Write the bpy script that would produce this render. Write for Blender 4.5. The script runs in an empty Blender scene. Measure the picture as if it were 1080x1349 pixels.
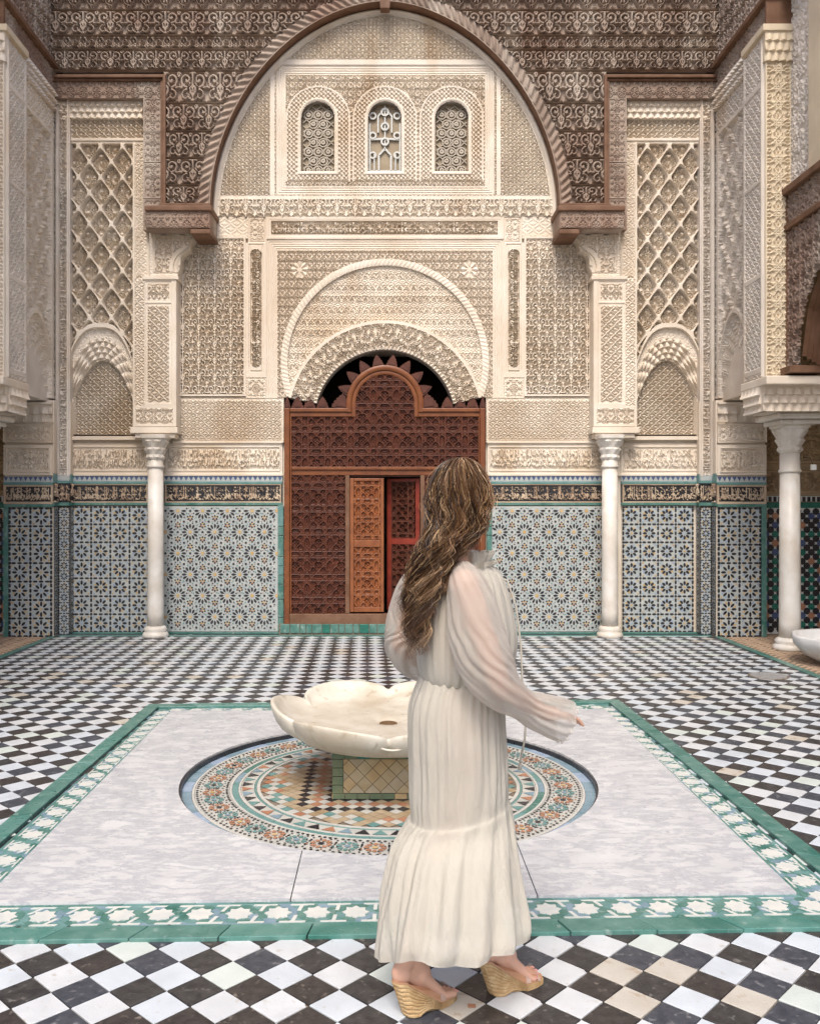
import bpy, bmesh, math, random
import numpy as np
from mathutils import Matrix, Vector
random.seed(7); rng = np.random.default_rng(7)
sc = bpy.context.scene
col = sc.collection
R = math.radians
# ------------------------------------------------------------------ camera, sky, sun, exposure
F, CX, CY, H = 1180.0, 507.0, 665.0, 1.6
cam = bpy.data.cameras.new('camera'); camo = bpy.data.objects.new('camera', cam); col.objects.link(camo)
camo.location = (0, 0, H); camo.rotation_euler = (R(90), 0, 0)
cam.sensor_fit = 'HORIZONTAL'; cam.sensor_width = 36; cam.lens = 36*F/1080
cam.shift_x = (540-CX)/1080; cam.shift_y = -(674.5-CY)/1080
cam.clip_end = 500; cam.clip_start = 0.05
sc.camera = camo
w = bpy.data.worlds.new('World'); sc.world = w; w.use_nodes = True
nt = w.node_tree; bg = nt.nodes['Background']
sky = nt.nodes.new('ShaderNodeTexSky'); sky.sky_type = 'NISHITA'; sky.sun_disc = False
SUN_EL, SUN_AZ = 54, 188      # azimuth clockwise from +Y
sky.sun_elevation = R(SUN_EL); sky.sun_rotation = R(SUN_AZ)
sky.dust_density = 4.0; sky.air_density = 0.8; sky.ozone_density = 1.0
nt.links.new(sky.outputs[0], bg.inputs[0]); bg.inputs[1].default_value = 0.15
sl = bpy.data.lights.new('sun', 'SUN'); slo = bpy.data.objects.new('sun', sl); col.objects.link(slo)
sl.energy = 1.6; sl.angle = R(20); sl.color = (1.0, 0.93, 0.83)
d = Vector((math.sin(R(SUN_AZ))*math.cos(R(SUN_EL)), math.cos(R(SUN_AZ))*math.cos(R(SUN_EL)), math.sin(R(SUN_EL))))
slo.rotation_euler = d.to_track_quat('Z', 'Y').to_euler(); slo.location = (3, 0, 12)
sc.view_settings.view_transform = 'Standard'; sc.view_settings.look = 'None'
sc.view_settings.exposure = 0.72; sc.view_settings.gamma = 1.0
sc.view_settings.use_curve_mapping = False

# ------------------------------------------------------------------ object helpers
def put(o, parent=None):
    col.objects.link(o)
    if parent is not None:
        o.parent = parent
        o.matrix_parent_inverse = Matrix.Translation(-Vector(parent.location)) if parent.type == 'EMPTY' else Matrix.Identity(4)
    return o
def tag(o, label=None, cat=None, group=None, kind=None):
    if label: o['label'] = label
    if cat: o['category'] = cat
    if group: o['group'] = group
    if kind: o['kind'] = kind
    return o
def thing(name, loc, label, cat, group=None):
    o = bpy.data.objects.new(name, None); o.location = loc; o.empty_display_size = .1
    col.objects.link(o); return tag(o, label, cat, group)
def structure(name):
    o = bpy.data.objects.new(name, None); o.empty_display_size = .1; col.objects.link(o); o['kind'] = 'structure'; return o
def mirror(o, parent=None):
    c = o.copy(); c.scale.x = -1
    col.objects.link(c)
    p = parent or o.parent
    c.parent = p
    if p is not None: c.matrix_parent_inverse = Matrix.Translation(-Vector(p.location)) if p.type == 'EMPTY' else Matrix.Identity(4)
    return c
def np_mesh(name, verts, quads, mats, midx=None, smooth=False):
    me = bpy.data.meshes.new(name)
    nv, nf, k = len(verts), len(quads), quads.shape[1]
    me.vertices.add(nv); me.vertices.foreach_set('co', np.asarray(verts, np.float32).ravel())
    me.loops.add(nf*k); me.polygons.add(nf)
    me.loops.foreach_set('vertex_index', quads.astype(np.int32).ravel())
    me.polygons.foreach_set('loop_start', (np.arange(nf)*k).astype(np.int32))
    for m in (mats if isinstance(mats, (list, tuple)) else [mats]): me.materials.append(m)
    if midx is not None: me.polygons.foreach_set('material_index', midx.astype(np.int32))
    me.polygons.foreach_set('use_smooth', np.full(nf, smooth))
    me.update(calc_edges=True); me.validate()
    return me
class G:
    """collects simple shapes, built as ONE mesh"""
    def __init__(s): s.v = []; s.f = []; s.m = []; s.sm = []
    def add(s, vs, fs, mi=0, sm=False):
        b = len(s.v); s.v += [tuple(p) for p in vs]
        for f in fs: s.f.append(tuple(b+i for i in f)); s.m.append(mi); s.sm.append(sm)
    def box(s, x0, y0, z0, x1, y1, z1, mi=0):
        v = [(x0,y0,z0),(x1,y0,z0),(x1,y1,z0),(x0,y1,z0),(x0,y0,z1),(x1,y0,z1),(x1,y1,z1),(x0,y1,z1)]
        s.add(v, [(0,3,2,1),(4,5,6,7),(0,1,5,4),(1,2,6,5),(2,3,7,6),(3,0,4,7)], mi)
    def prism(s, pts, y0, y1, mi=0):      # polygon in XZ, extruded along Y
        n = len(pts)
        v = [(x, y0, z) for x, z in pts]+[(x, y1, z) for x, z in pts]
        s.add(v, [tuple(range(n)), tuple(range(2*n-1, n-1, -1))]+[(i, n+i, n+(i+1) % n, (i+1) % n) for i in range(n)], mi)
    def slab(s, pts, z0, z1, mi=0):       # polygon in XY, extruded along Z
        n = len(pts)
        v = [(x, y, z0) for x, y in pts]+[(x, y, z1) for x, y in pts]
        s.add(v, [tuple(range(n-1, -1, -1)), tuple(range(n, 2*n))]+[(i, (i+1) % n, n+(i+1) % n, n+i) for i in range(n)], mi)
    def lathe(s, prof, cx, cy, n=32, mi=0, sm=True, sq=None):
        vs = []; fs = []
        for k, (r, z) in enumerate(prof):
            for i in range(n):
                a = 2*math.pi*i/n
                q = 1.0
                if sq and sq[k] > 0:
                    q = 1/max(abs(math.cos(a)), abs(math.sin(a))); q = 1+(q-1)*sq[k]
                vs.append((cx+r*q*math.cos(a), cy+r*q*math.sin(a), z))
        for j in range(len(prof)-1):
            for i in range(n): fs.append((j*n+i, j*n+(i+1) % n, (j+1)*n+(i+1) % n, (j+1)*n+i))
        fs.append(tuple(range(n-1, -1, -1))); fs.append(tuple(range((len(prof)-1)*n, len(prof)*n)))
        s.add(vs, fs, mi, sm)
    def tube(s, pts, rad, n=6, mi=0, sm=True, closed=False):
        pts = [Vector(p) for p in pts]; N = len(pts); vs = []; fs = []
        up = None
        for i, p in enumerate(pts):
            t = (pts[min(i+1, N-1)]-pts[max(i-1, 0)])
            t = t.normalized() if t.length > 1e-9 else Vector((0, 0, 1))
            if up is None: up = t.orthogonal().normalized()
            up = (up-t*up.dot(t)); up = up.normalized() if up.length > 1e-6 else t.orthogonal().normalized()
            b = t.cross(up)
            r = rad[i] if isinstance(rad, (list, tuple)) else rad
            for k in range(n):
                a = 2*math.pi*k/n; vs.append(p+up*math.cos(a)*r+b*math.sin(a)*r)
        for i in range(N-1):
            for k in range(n): fs.append((i*n+k, i*n+(k+1) % n, (i+1)*n+(k+1) % n, (i+1)*n+k))
        fs.append(tuple(range(n-1, -1, -1))); fs.append(tuple(range((N-1)*n, N*n)))
        s.add(vs, fs, mi, sm)
    def mesh(s, name, mats):
        me = bpy.data.meshes.new(name); me.from_pydata(s.v, [], s.f)
        for m in (mats if isinstance(mats, (list, tuple)) else [mats]): me.materials.append(m)
        me.polygons.foreach_set('material_index', np.array(s.m, np.int32))
        me.polygons.foreach_set('use_smooth', np.array(s.sm, bool)); me.update()
        return me
    def build(s, name, mats, parent=None, bevel=0, label=None, kind=None):
        o = bpy.data.objects.new(name, s.mesh(name, mats)); put(o, parent)
        if bevel:
            b = o.modifiers.new('bevel', 'BEVEL'); b.width = bevel; b.segments = 2; b.limit_method = 'ANGLE'
        return tag(o, label, None, None, kind)
# pixel (1080x1349 photo) to wall-plane coordinates
YB = 11.106
def PX(px, Y=YB): return (px-CX)*Y/F
def PZ(py, Y=YB): return H-(py-CY)*Y/F
def FL(px, py, z=0):            # floor point under a pixel
    Y = F*(H-z)/(py-CY); return ((px-CX)*Y/F, Y)
def gridmesh(name, mats, A, B, hfn, mapfn, parent=None, mask=None, smooth=False, skirt=.03, label=None, midx=None):
    """generic carved relief: parameter grid A x B -> mapfn(a,b,h) world; hfn(a,b) metres proud"""
    a, b = np.meshgrid(A, B, indexing='xy')
    h = hfn(a, b)
    h = np.broadcast_to(h, a.shape).astype(float)
    if skirt:
        a = np.pad(a, 1, mode='edge'); b = np.pad(b, 1, mode='edge')
        h = np.pad(h, 1, mode='constant', constant_values=-skirt)
    X, Y, Z = mapfn(a, b, h)
    ny, nx = a.shape
    V = np.stack([X, Y, Z], -1).reshape(-1, 3)
    I = np.arange(nx*ny).reshape(ny, nx)
    Q = np.stack([I[:-1, :-1], I[1:, :-1], I[1:, 1:], I[:-1, 1:]], -1).reshape(-1, 4)
    am = (a[:-1, :-1]+a[1:, 1:])/2; bm = (b[:-1, :-1]+b[1:, 1:])/2
    mi = None
    if midx is not None:
        hm = np.maximum.reduce([h[:-1, :-1], h[1:, 1:]])
        mi = midx(am, bm, hm).reshape(-1)
    if mask is not None:
        keep = mask(am, bm).reshape(-1); Q = Q[keep]
        if mi is not None: mi = mi[keep]
    used = np.unique(Q); rem = np.full(len(V), -1); rem[used] = np.arange(len(used))
    me = np_mesh(name, V[used], rem[Q], mats, mi, smooth)
    o = bpy.data.objects.new(name, me); put(o, parent)
    if label: o['label'] = label
    return o
PITCH = 0.85
def relief(name, mat, x0, y0, x1, y1, hfn, parent, Y=YB, pitch=None, ds=.66, **kw):
    """carved panel on a wall parallel to the picture, bounds in photo pixels"""
    p = pitch or PITCH
    A = np.linspace(x0, x1, max(2, int((x1-x0)/p)+1)); B = np.linspace(y0, y1, max(2, int((y1-y0)/p)+1))
    def mp(a, b, h): return (a-CX)*Y/F, Y-h, H-(b-CY)*Y/F
    return gridmesh(name, mat, A, B, lambda a, b: hfn(a, b)*ds, mp, parent, **kw)
def relief_x(name, mat, Xp, Ya, Yb, Za, Zb, hfn, parent, sgn=-1, pitch=.009, **kw):
    """carved panel in a plane X=const, facing sgn; params in metres (Y, Z)"""
    A = np.linspace(Ya, Yb, max(2, int((Yb-Ya)/pitch)+1)); B = np.linspace(Za, Zb, max(2, int((Zb-Za)/pitch)+1))
    def mp(a, b, h): return Xp+sgn*h, a, b
    return gridmesh(name, mat, A, B, hfn, mp, parent, **kw)

# ------------------------------------------------------------------ materials
def mat(name, c, rough=.7, c2=None, scale=8, bump=.0, bscale=60, spec=.3, c3=None, detail=6, coat=0, mix=(.35, .65), wear=None):
    m = bpy.data.materials.new(name); m.use_nodes = True; t = m.node_tree; N = t.nodes; L = t.links
    p = N['Principled BSDF']; p.inputs['Roughness'].default_value = rough
    p.inputs['Specular IOR Level'].default_value = spec; p.inputs['Base Color'].default_value = (*c, 1)
    if coat: p.inputs['Coat Weight'].default_value = coat; p.inputs['Coat Roughness'].default_value = .15
    geo = N.new('ShaderNodeNewGeometry')
    pos = geo.outputs['Position']
    def noise(s, d=detail, dist=0):
        n = N.new('ShaderNodeTexNoise'); n.inputs['Scale'].default_value = s; n.inputs['Detail'].default_value = d
        n.inputs['Distortion'].default_value = dist; L.new(pos, n.inputs['Vector']); return n.outputs[0]
    def ramp(src, a, b):
        r = N.new('ShaderNodeMapRange'); L.new(src, r.inputs[0]); r.inputs[1].default_value = a; r.inputs[2].default_value = b; return r.outputs[0]
    def mixc(fac, a, b):
        x = N.new('ShaderNodeMix'); x.data_type = 'RGBA'; L.new(fac, x.inputs[0])
        for s, v in ((6, a), (7, b)):
            if isinstance(v, tuple): x.inputs[s].default_value = (*v, 1)
            else: L.new(v, x.inputs[s])
        return x.outputs[2]
    out = c
    if c2: out = mixc(ramp(noise(scale, dist=.4), *mix), out, c2)
    if c3: out = mixc(ramp(noise(scale*.23, 4, .8), .5, .72), out, c3)
    if wear:
        mpn = N.new('ShaderNodeMapping'); L.new(geo.outputs['Position'], mpn.inputs[0]); mpn.inputs['Scale'].default_value = (1, 1, .35); pos = mpn.outputs[0]
        out = mixc(ramp(noise(wear[1], 8), wear[2], wear[3]), out, wear[0])
    if not isinstance(out, tuple): L.new(out, p.inputs['Base Color'])
    if c2:
        rr = N.new('ShaderNodeMapRange'); L.new(noise(scale*2.3, 3), rr.inputs[0]); rr.inputs[3].default_value = max(0, rough-.12); rr.inputs[4].default_value = min(1, rough+.12)
        L.new(rr.outputs[0], p.inputs['Roughness'])
    if bump:
        b = N.new('ShaderNodeBump'); b.inputs['Strength'].default_value = bump; b.inputs['Distance'].default_value = .004
        L.new(noise(bscale, 8), b.inputs['Height']); L.new(b.outputs[0], p.inputs['Normal'])
    return m
M = {}
M['stucco'] = mat('stucco', (.67, .585, .48), .9, (.76, .69, .60), 2.2, .5, 90, .15, c3=(.63, .53, .415), wear=((.58, .465, .34), 1.3, .58, .82))
M['stucco_pale_lit'] = mat('stucco_pale_lit', (.77, .705, .61), .9, (.69, .62, .53), 3.0, .4, 90, .15, c3=(.64, .54, .42), wear=((.58, .46, .33), 1.6, .57, .75))  # pale stucco; the brighter light on the centre is part of its tone
M['stucco_grey'] = mat('stucco_grey', (.70, .64, .57), .9, (.58, .53, .47), 2.6, .5, 90, .15, c3=(.56, .45, .34))
M['stucco_warm_lit'] = mat('stucco_warm_lit', (.70, .60, .45), .9, (.60, .51, .38), 2.6, .5, 90, .15)  # warm light on pier and plaster, painted into the stucco colour
M['stucco_shaded'] = mat('stucco_shaded', (.42, .31, .19), .9, (.34, .25, .16), 2.6, .5, 90, .15)  # aisle stucco with the shade painted into its colour
M['wood_grey'] = mat('weathered_cedar', (.37, .295, .24), .85, (.26, .20, .16), 3.0, .6, 70, .2, c3=(.25, .16, .12), wear=((.48, .42, .36), 2.3, .5, .72))
M['wood_brown'] = mat('brown_cedar', (.13, .065, .036), .6, (.19, .105, .065), 6, .5, 50, .3)
M['door_carved'] = mat('door_carved_cedar', (.105, .032, .017), .5, (.07, .021, .012), 9, .5, 80, .35)
M['door_frame'] = mat('door_frame_cedar', (.20, .065, .019), .45, (.14, .042, .014), 7, .3, 60, .4)
M['door_light'] = mat('door_leaf_cedar', (.27, .092, .032), .45, (.19, .06, .021), 7, .3, 60, .4)
M['door_red'] = mat('door_red_cedar', (.24, .035, .018), .45, (.16, .022, .014), 7, .3, 60, .4)
M['dark'] = mat('interior_shade_and_cord', (.06, .045, .035), .9, (.03, .022, .018), 3)  # dimness of the passage put into the colour; also a dark cord
M['marble_col'] = mat('column_marble', (.60, .56, .50), .4, (.70, .68, .64), 5, .1, 40, .4, c3=(.52, .46, .38), wear=((.45, .38, .30), 9, .60, .8))
M['basin'] = mat('basin_marble', (.52, .475, .39), .38, (.60, .56, .48), 9, .35, 70, .45, c3=(.43, .37, .28), wear=((.30, .24, .16), 16, .60, .78))
M['basin_white'] = mat('white_marble', (.72, .72, .71), .35, (.60, .60, .60), 5, .15, 50, .4)
# floor marble with soft grey veins
def marble():
    m = mat('slab_marble', (.575, .58, .585), .30, (.49, .495, .505), 5.5, .06, 40, .4); t = m.node_tree; N = t.nodes; L = t.links
    p = N['Principled BSDF']; src = p.inputs['Base Color'].links[0].from_socket
    geo = N.new('ShaderNodeNewGeometry'); mp = N.new('ShaderNodeMapping'); L.new(geo.outputs['Position'], mp.inputs[0]); mp.inputs['Scale'].default_value = (1.3, 3.0, 1); mp.inputs['Rotation'].default_value = (0, 0, .12)
    n = N.new('ShaderNodeTexNoise'); n.inputs['Scale'].default_value = 2.6; n.inputs['Detail'].default_value = 14; n.inputs['Roughness'].default_value = .74; n.inputs['Distortion'].default_value = .25; L.new(mp.outputs[0], n.inputs[0])
    s = N.new('ShaderNodeMath'); s.operation = 'SUBTRACT'; L.new(n.outputs[0], s.inputs[0]); s.inputs[1].default_value = .5
    ab = N.new('ShaderNodeMath'); ab.operation = 'ABSOLUTE'; L.new(s.outputs[0], ab.inputs[0])
    r = N.new('ShaderNodeMapRange'); L.new(ab.outputs[0], r.inputs[0]); r.inputs[1].default_value = 0; r.inputs[2].default_value = .055; r.inputs[3].default_value = .7; r.inputs[4].default_value = 0
    x = N.new('ShaderNodeMix'); x.data_type = 'RGBA'; L.new(r.outputs[0], x.inputs[0]); L.new(src, x.inputs[6]); x.inputs[7].default_value = (.31, .32, .36, 1)
    L.new(x.outputs[2], p.inputs['Base Color']); return m
M['slab'] = marble()
M['green'] = mat('green_glaze', (.06, .165, .14), .32, (.11, .225, .195), 14, .3, 60, .5, c3=(.02, .12, .095), wear=((.24, .33, .30), 22, .60, .74))
M['green_b'] = mat('green_glaze_b', (.065, .19, .16), .3, (.12, .25, .22), 9, .3, 60, .5, c3=(.03, .15, .12), wear=((.26, .34, .31), 18, .60, .74))
M['green_dark'] = mat('dark_green_glaze', (.012, .11, .08), .3, (.02, .16, .12), 10, .3, 60, .5)
M['teal_pale'] = mat('pale_teal_glaze', (.095, .215, .205), .35, (.145, .27, .26), 10, .2, 60, .5)
M['blue_grey'] = mat('blue_grey_glaze', (.15, .235, .29), .35, (.21, .30, .36), 10, .2, 60, .5)
M['blue'] = mat('blue_glaze', (.05, .075, .17), .3, (.08, .12, .22), 10, .2, 60, .5)
M['blue_pale'] = mat('pale_blue_glaze', (.24, .32, .44), .35, (.32, .40, .50), 16, .2, 60, .5)
M['black'] = mat('black_glaze', (.016, .016, .02), .3, (.03, .028, .032), 20, .2, 60, .5)
M['ochre'] = mat('ochre_glaze', (.46, .30, .12), .35, (.52, .38, .20), 12, .2, 60, .5)
M['rust'] = mat('rust_glaze', (.32, .145, .08), .4, (.40, .21, .13), 12, .2, 60, .4)
M['tile_white'] = mat('white_glaze', (.52, .54, .52), .35, (.60, .60, .56), 12, .2, 60, .5)
M['tile_bluewhite'] = mat('bluish_white_glaze', (.35, .39, .395), .35, (.45, .47, .45), 9, .2, 60, .5)
M['grout'] = mat('grout', (.16, .13, .10), .95, (.24, .20, .16), 20, .4, 80, .1)
M['cream_rel'] = mat('cream_ground', (.56, .46, .34), .8, (.38, .27, .19), 2.5, .4, 90, .2)
M['brick'] = mat('beige_brick', (.46, .34, .24), .85, (.38, .27, .19), 14, .4, 60, .2)
WH = [mat('white_tile', (.58, .60, .62), .36, (.50, .52, .54), 7, .25, 90, .4, wear=((.42, .40, .36), 30, .60, .75)),
      mat('bluish_tile', (.54, .585, .63), .34, (.47, .51, .55), 7, .25, 90, .4, wear=((.42, .40, .36), 30, .62, .75)),
      mat('greenish_tile', (.55, .60, .57), .36, (.48, .53, .50), 7, .25, 90, .4),
      mat('cream_tile', (.50, .475, .425), .45, (.43, .395, .34), 7, .4, 90, .3, wear=((.34, .26, .18), 18, .58, .70))]
BK = [mat('black_tile', (.030, .028, .029), .36, (.055, .052, .051), 25, .35, 90, .4, wear=((.17, .16, .15), 32, .60, .74)),
      mat('brown_black_tile', (.030, .026, .025), .38, (.056, .048, .045), 25, .35, 90, .4, wear=((.19, .16, .14), 32, .60, .74)),
      mat('blue_black_tile', (.038, .042, .055), .36, (.066, .071, .085), 25, .35, 90, .4, wear=((.20, .20, .21), 30, .58, .72))]

# ------------------------------------------------------------------ carving patterns (height fields)
class Ras:
    def __init__(s, w, h, n, wx=True, wy=True): s.w, s.h, s.n, s.wx, s.wy = w, h, n, wx, wy; s.a = np.zeros((int(h*n), int(w*n)))
    def stroke(s, pts, r0, r1=None, top=1.0):
        r1 = r0 if r1 is None else r1
        P = np.array(pts, float)*s.n; K = len(P)
        rs = np.linspace(r0, r1, K)*s.n
        Hn, Wn = s.a.shape
        x0, y0 = np.floor(P.min(0)-max(rs)-2).astype(int); x1, y1 = np.ceil(P.max(0)+max(rs)+2).astype(int)
        xs = np.arange(x0, x1); ys = np.arange(y0, y1); X, Y = np.meshgrid(xs+.5, ys+.5)
        best = np.zeros(X.shape)
        for i in range(K-1):
            d = P[i+1]-P[i]; L2 = max(d@d, 1e-9)
            t = np.clip(((X-P[i, 0])*d[0]+(Y-P[i, 1])*d[1])/L2, 0, 1)
            D = np.hypot(X-P[i, 0]-t*d[0], Y-P[i, 1]-t*d[1]); rr = rs[i]+(rs[i+1]-rs[i])*t
            best = np.maximum(best, np.clip((rr-D)/1.2+.5, 0, 1)*top)
        xi = xs % Wn if s.wx else xs; yi = ys % Hn if s.wy else ys
        ox = np.ones(len(xs), bool) if s.wx else (xs >= 0) & (xs < Wn); oy = np.ones(len(ys), bool) if s.wy else (ys >= 0) & (ys < Hn)
        ix = np.ix_(yi[oy], xi[ox]); s.a[ix] = np.maximum(s.a[ix], best[np.ix_(oy, ox)])
def arc(cx, cy, r, a0, a1, n=10, ry=None):
    return [(cx+r*math.cos(R(a0+(a1-a0)*i/n)), cy+(ry or r)*math.sin(R(a0+(a1-a0)*i/n))) for i in range(n+1)]
def spiral(cx, cy, r0, r1, a0, a1, n=16):
    return [(cx+(r0+(r1-r0)*i/n)*math.cos(R(a0+(a1-a0)*i/n)), cy+(r0+(r1-r0)*i/n)*math.sin(R(a0+(a1-a0)*i/n))) for i in range(n+1)]
def mx(pts, w=1): return [(w-x, y) for x, y in pts]
def tile_scroll(n=72, t=.036):
    r = Ras(1, 1, n)
    for f in (lambda p: p, mx):
        r.stroke(f(spiral(.27, .30, .22, .05, 90, 480)), t*1.25, t)
        r.stroke(f(spiral(.25, .76, .17, .05, -80, -420)), t, t*.8)
        r.stroke(f([(.5, .02), (.43, .1), (.36, .09)]), t, t*.5)
        r.stroke(f([(.5, .45), (.40, .55), (.42, .68), (.5, .80)]), t*1.2)
        r.stroke(f([(.02, .52), (.12, .55), (.10, .47)]), t, t*.6)
        r.stroke(f([(.30, .52), (.36, .47), (.40, .40)]), t*.4, t*1.2)
        r.stroke(f([(.02, .98), (.10, .93), (.18, .97)]), t*1.2, t*.5)
        r.stroke(f([(.36, .84), (.44, .90), (.5, 1.0)]), t, t*.7)
        r.stroke(f([(.26, .30), (.29, .33)]), t*1.2)
        r.stroke(f([(.02, .20), (.05, .12), (.0, .04)]), t)
    r.stroke([(.5, .12), (.5, .40)], t*1.4, t*.8); r.stroke([(.5, .56), (.5, .70)], t*1.3, t*.6); r.stroke([(.5, .86), (.5, .93)], t)
    return r.a
def tile_flower(n=64, t=.045):
    r = Ras(1, 1, n)
    for k in range(8):
        a = 45*k+22; c = math.cos(R(a)); s_ = math.sin(R(a))
        r.stroke([(.5+.10*c, .5+.10*s_), (.5+.22*c, .5+.22*s_)], t*.7, t*1.2)
    r.stroke([(.5, .5), (.5, .501)], t*1.1)
    for (cx, cy) in ((0, 0), (0.5, 0), (0, .5)):
        for k in range(6):
            a = 60*k; c = math.cos(R(a)); s_ = math.sin(R(a))
            r.stroke([(cx+.05*c, cy+.05*s_), (cx+.15*c, cy+.15*s_)], t*.9, t*.6)
    r.stroke(arc(.5, .5, .33, 0, 360, 26), t*.65)
    return r.a
def tile_strap(n=64, t=.04):
    r = Ras(1, 1, n)
    P = [(.5+.36*math.cos(R(22.5+45*i)), .5+.36*math.sin(R(22.5+45*i))) for i in range(8)]
    for i in range(8): r.stroke([P[i], P[(i+3) % 8]], t)
    for i in range(8):
        c, s_ = math.cos(R(22.5+45*i)), math.sin(R(22.5+45*i))
        r.stroke([P[i], (.5+.56*c, .5+.56*s_)], t)
    r.stroke([(.5, -.05), (.5, .08)], t); r.stroke([(-.05, .5), (.08, .5)], t)
    r.stroke(arc(0, 0, .10, 0, 360, 8), t)
    r.stroke([(.5, .5), (.501, .5)], t*2)
    return r.a
def tile_scale(n=40, t=.06):
    r = Ras(1, 1, n)
    for oy, ox in ((0, 0), (.5, .5)):
        r.stroke([(ox-.5, oy), (ox-.42, oy+.25), (ox-.2, oy+.42), (ox, oy+.55)], t)
        r.stroke([(ox+.5, oy), (ox+.42, oy+.25), (ox+.2, oy+.42), (ox, oy+.55)], t)
        r.stroke([(ox, oy+.12), (ox, oy+.30)], t*1.5, t*.8)
        r.stroke([(ox-.2, oy+.12), (ox-.12, oy+.2)], t*.9); r.stroke([(ox+.2, oy+.12), (ox+.12, oy+.2)], t*.9)
    return r.a
def tile_verm(n=64, cells=60, seed=3):
    r = Ras(1, 1, n); q = random.Random(seed)
    for _ in range(cells):
        x, y, a = q.random(), q.random(), q.random()*360
        r.stroke(spiral(x, y, .075, .03, a, a+q.choice((-1, 1))*300, 9), .017)
    return r.a
def script(L, n=56, seed=1, dens=1.0, fill=False):
    """flowing calligraphy-like strip, height 1, length L (periodic in x)"""
    r = Ras(L, 1, n, True, False); q = random.Random(seed)
    _s = r.stroke; r.stroke = lambda p, a, b=None, top=1.0: _s(p, a*1.3, None if b is None else b*1.3, top)
    if fill:
        x = 0
        while x < L:
            r.stroke(spiral(x, q.uniform(.25, .8), .13, .03, q.uniform(0, 360), q.uniform(400, 700), 12), .018, .014, .42); x += .17
    x = .05
    while x < L-.05:
        k = q.random()
        if k < .24:
            n_ = q.choice((1, 1, 2))
            for j in range(n_):
                r.stroke([(x+.012, .20+q.uniform(-.03, .05)), (x, .55), (x-.012, .90-q.uniform(0, .08))], .030, .042); x += .105/dens
            r.stroke([(x-.1, .20), (x-.03, .15), (x+.05, .2)], .035, .02)
        elif k < .52:
            r.stroke(arc(x+.12, .30, .13, -170, 10, 9, .17), .030, .042); r.stroke([(x+.24, .33), (x+.24, .50)], .036, .02)
            r.stroke([(x+.12, .42), (x+.121, .42)], .035); x += .26/dens
        elif k < .70:
            r.stroke(arc(x+.08, .44, .065, 0, 360, 9), .028); r.stroke([(x+.14, .42), (x+.12, .22), (x-.04, .10)], .042, .018); x += .2/dens
        elif k < .85:
            r.stroke([(x, .22), (x+.26, .25)], .036); r.stroke([(x+.02, .48), (x+.24, .82)], .028, .038); r.stroke([(x+.02, .48), (x+.22, .42), (x+.26, .25)], .034); x += .3/dens
        else:
            r.stroke([(x, .25), (x+.08, .42), (x+.15, .25), (x+.22, .40), (x+.3, .24)], .032); x += .31/dens
        if q.random() < .18: r.stroke(arc(x-.1, .52, .22, 200, 330, 8, .16), .02, .036)
        if q.random() < .22: r.stroke([(x-.3, .70), (x-.12, .76), (x+.04, .66)], .024, .034)
        if q.random() < .6: r.stroke([(x-.12, .60), (x-.05, .66)], .030, .022)
        if q.random() < .5: r.stroke([(x-.16, .80), (x-.08, .86)], .024)
    return r.a
def samp(T, u, v, flip=False):
    Hn, Wn = T.shape
    x = (u % 1.0)*Wn-.5; y = (v % 1.0)*Hn-.5
    x0 = np.floor(x).astype(int); y0 = np.floor(y).astype(int); fx = x-x0; fy = y-y0
    g = lambda yy, xx: T[yy % Hn, xx % Wn]
    return g(y0, x0)*(1-fx)*(1-fy)+g(y0, x0+1)*fx*(1-fy)+g(y0+1, x0)*(1-fx)*fy+g(y0+1, x0+1)*fx*fy
TS, TF, TP, TC, TV = tile_scroll(), tile_flower(), tile_strap(), tile_scale(), tile_verm()
def sm(x, a, b): t = np.clip((x-a)/(b-a), 0, 1); return t*t*(3-2*t)
def rectd(u, v, x0, y0, x1, y1):          # >0 inside, distance to the border
    return np.minimum(np.minimum(u-x0, x1-u), np.minimum(v-y0, y1-v))
def frame(u, v, x0, y0, x1, y1, wd, hh, inner):
    d = rectd(u, v, x0, y0, x1, y1)
    return np.where(d < wd, hh*(.62+.25*np.cos(d/wd*2*np.pi)+.30*samp(TC, u/8.5, v/8.5)*(wd > 3)), inner)
# ================================================================== THE BACK WALL
NSE = 1.85
def se_in(u, v, off=0, cx=507, cy=275, A=226, B=262):
    e = (np.abs((u-cx)/(A+off)))**NSE+(np.maximum(cy-v, 0)/(B+off))**NSE
    return e < 1
def se_pt(t, off, cx=507, cy=275, A=226, B=262):       # t in [0,pi]
    c, s = np.cos(t), np.sin(t)
    return cx-(A+off)*np.sign(c)*np.abs(c)**(2/NSE), cy-(B+off)*np.abs(s)**(2/NSE)
def teeth(u, v, per, rowh, depth):
    r = np.floor(v/rowh); fy = v/rowh-r; fx = (u/per+.5*(r % 2)) % 1.0
    return depth*(fy**1.3)*(1-np.abs(2*fx-1))**.8
wall = thing('courtyard_wall', (0, YB, 0), 'tall carved stucco and cedar wall behind the fountain, with tiled dado and great round arch', 'wall')
g = G()     # the masonry behind the carving
Wd = 13.2
for sg in (-1, 1):
    for (a, b, z0, z1, dd) in ((-7, PX(73), 0, 9.6, .03), (PX(73), PX(192), 0, PZ(574), .03), (PX(73), PX(192), PZ(574), PZ(128), .16), (PX(73), PX(192), PZ(128), 9.6, .03), (PX(192), PX(374), 0, 9.6, .03)):
        xa, xb = sorted((sg*a, sg*b)); g.box(xa, YB+dd, z0, xb, YB+.5, z1)
g.box(PX(374), YB+.03, PZ(462)+.01, PX(640), YB+.5, PZ(286)); 
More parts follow.
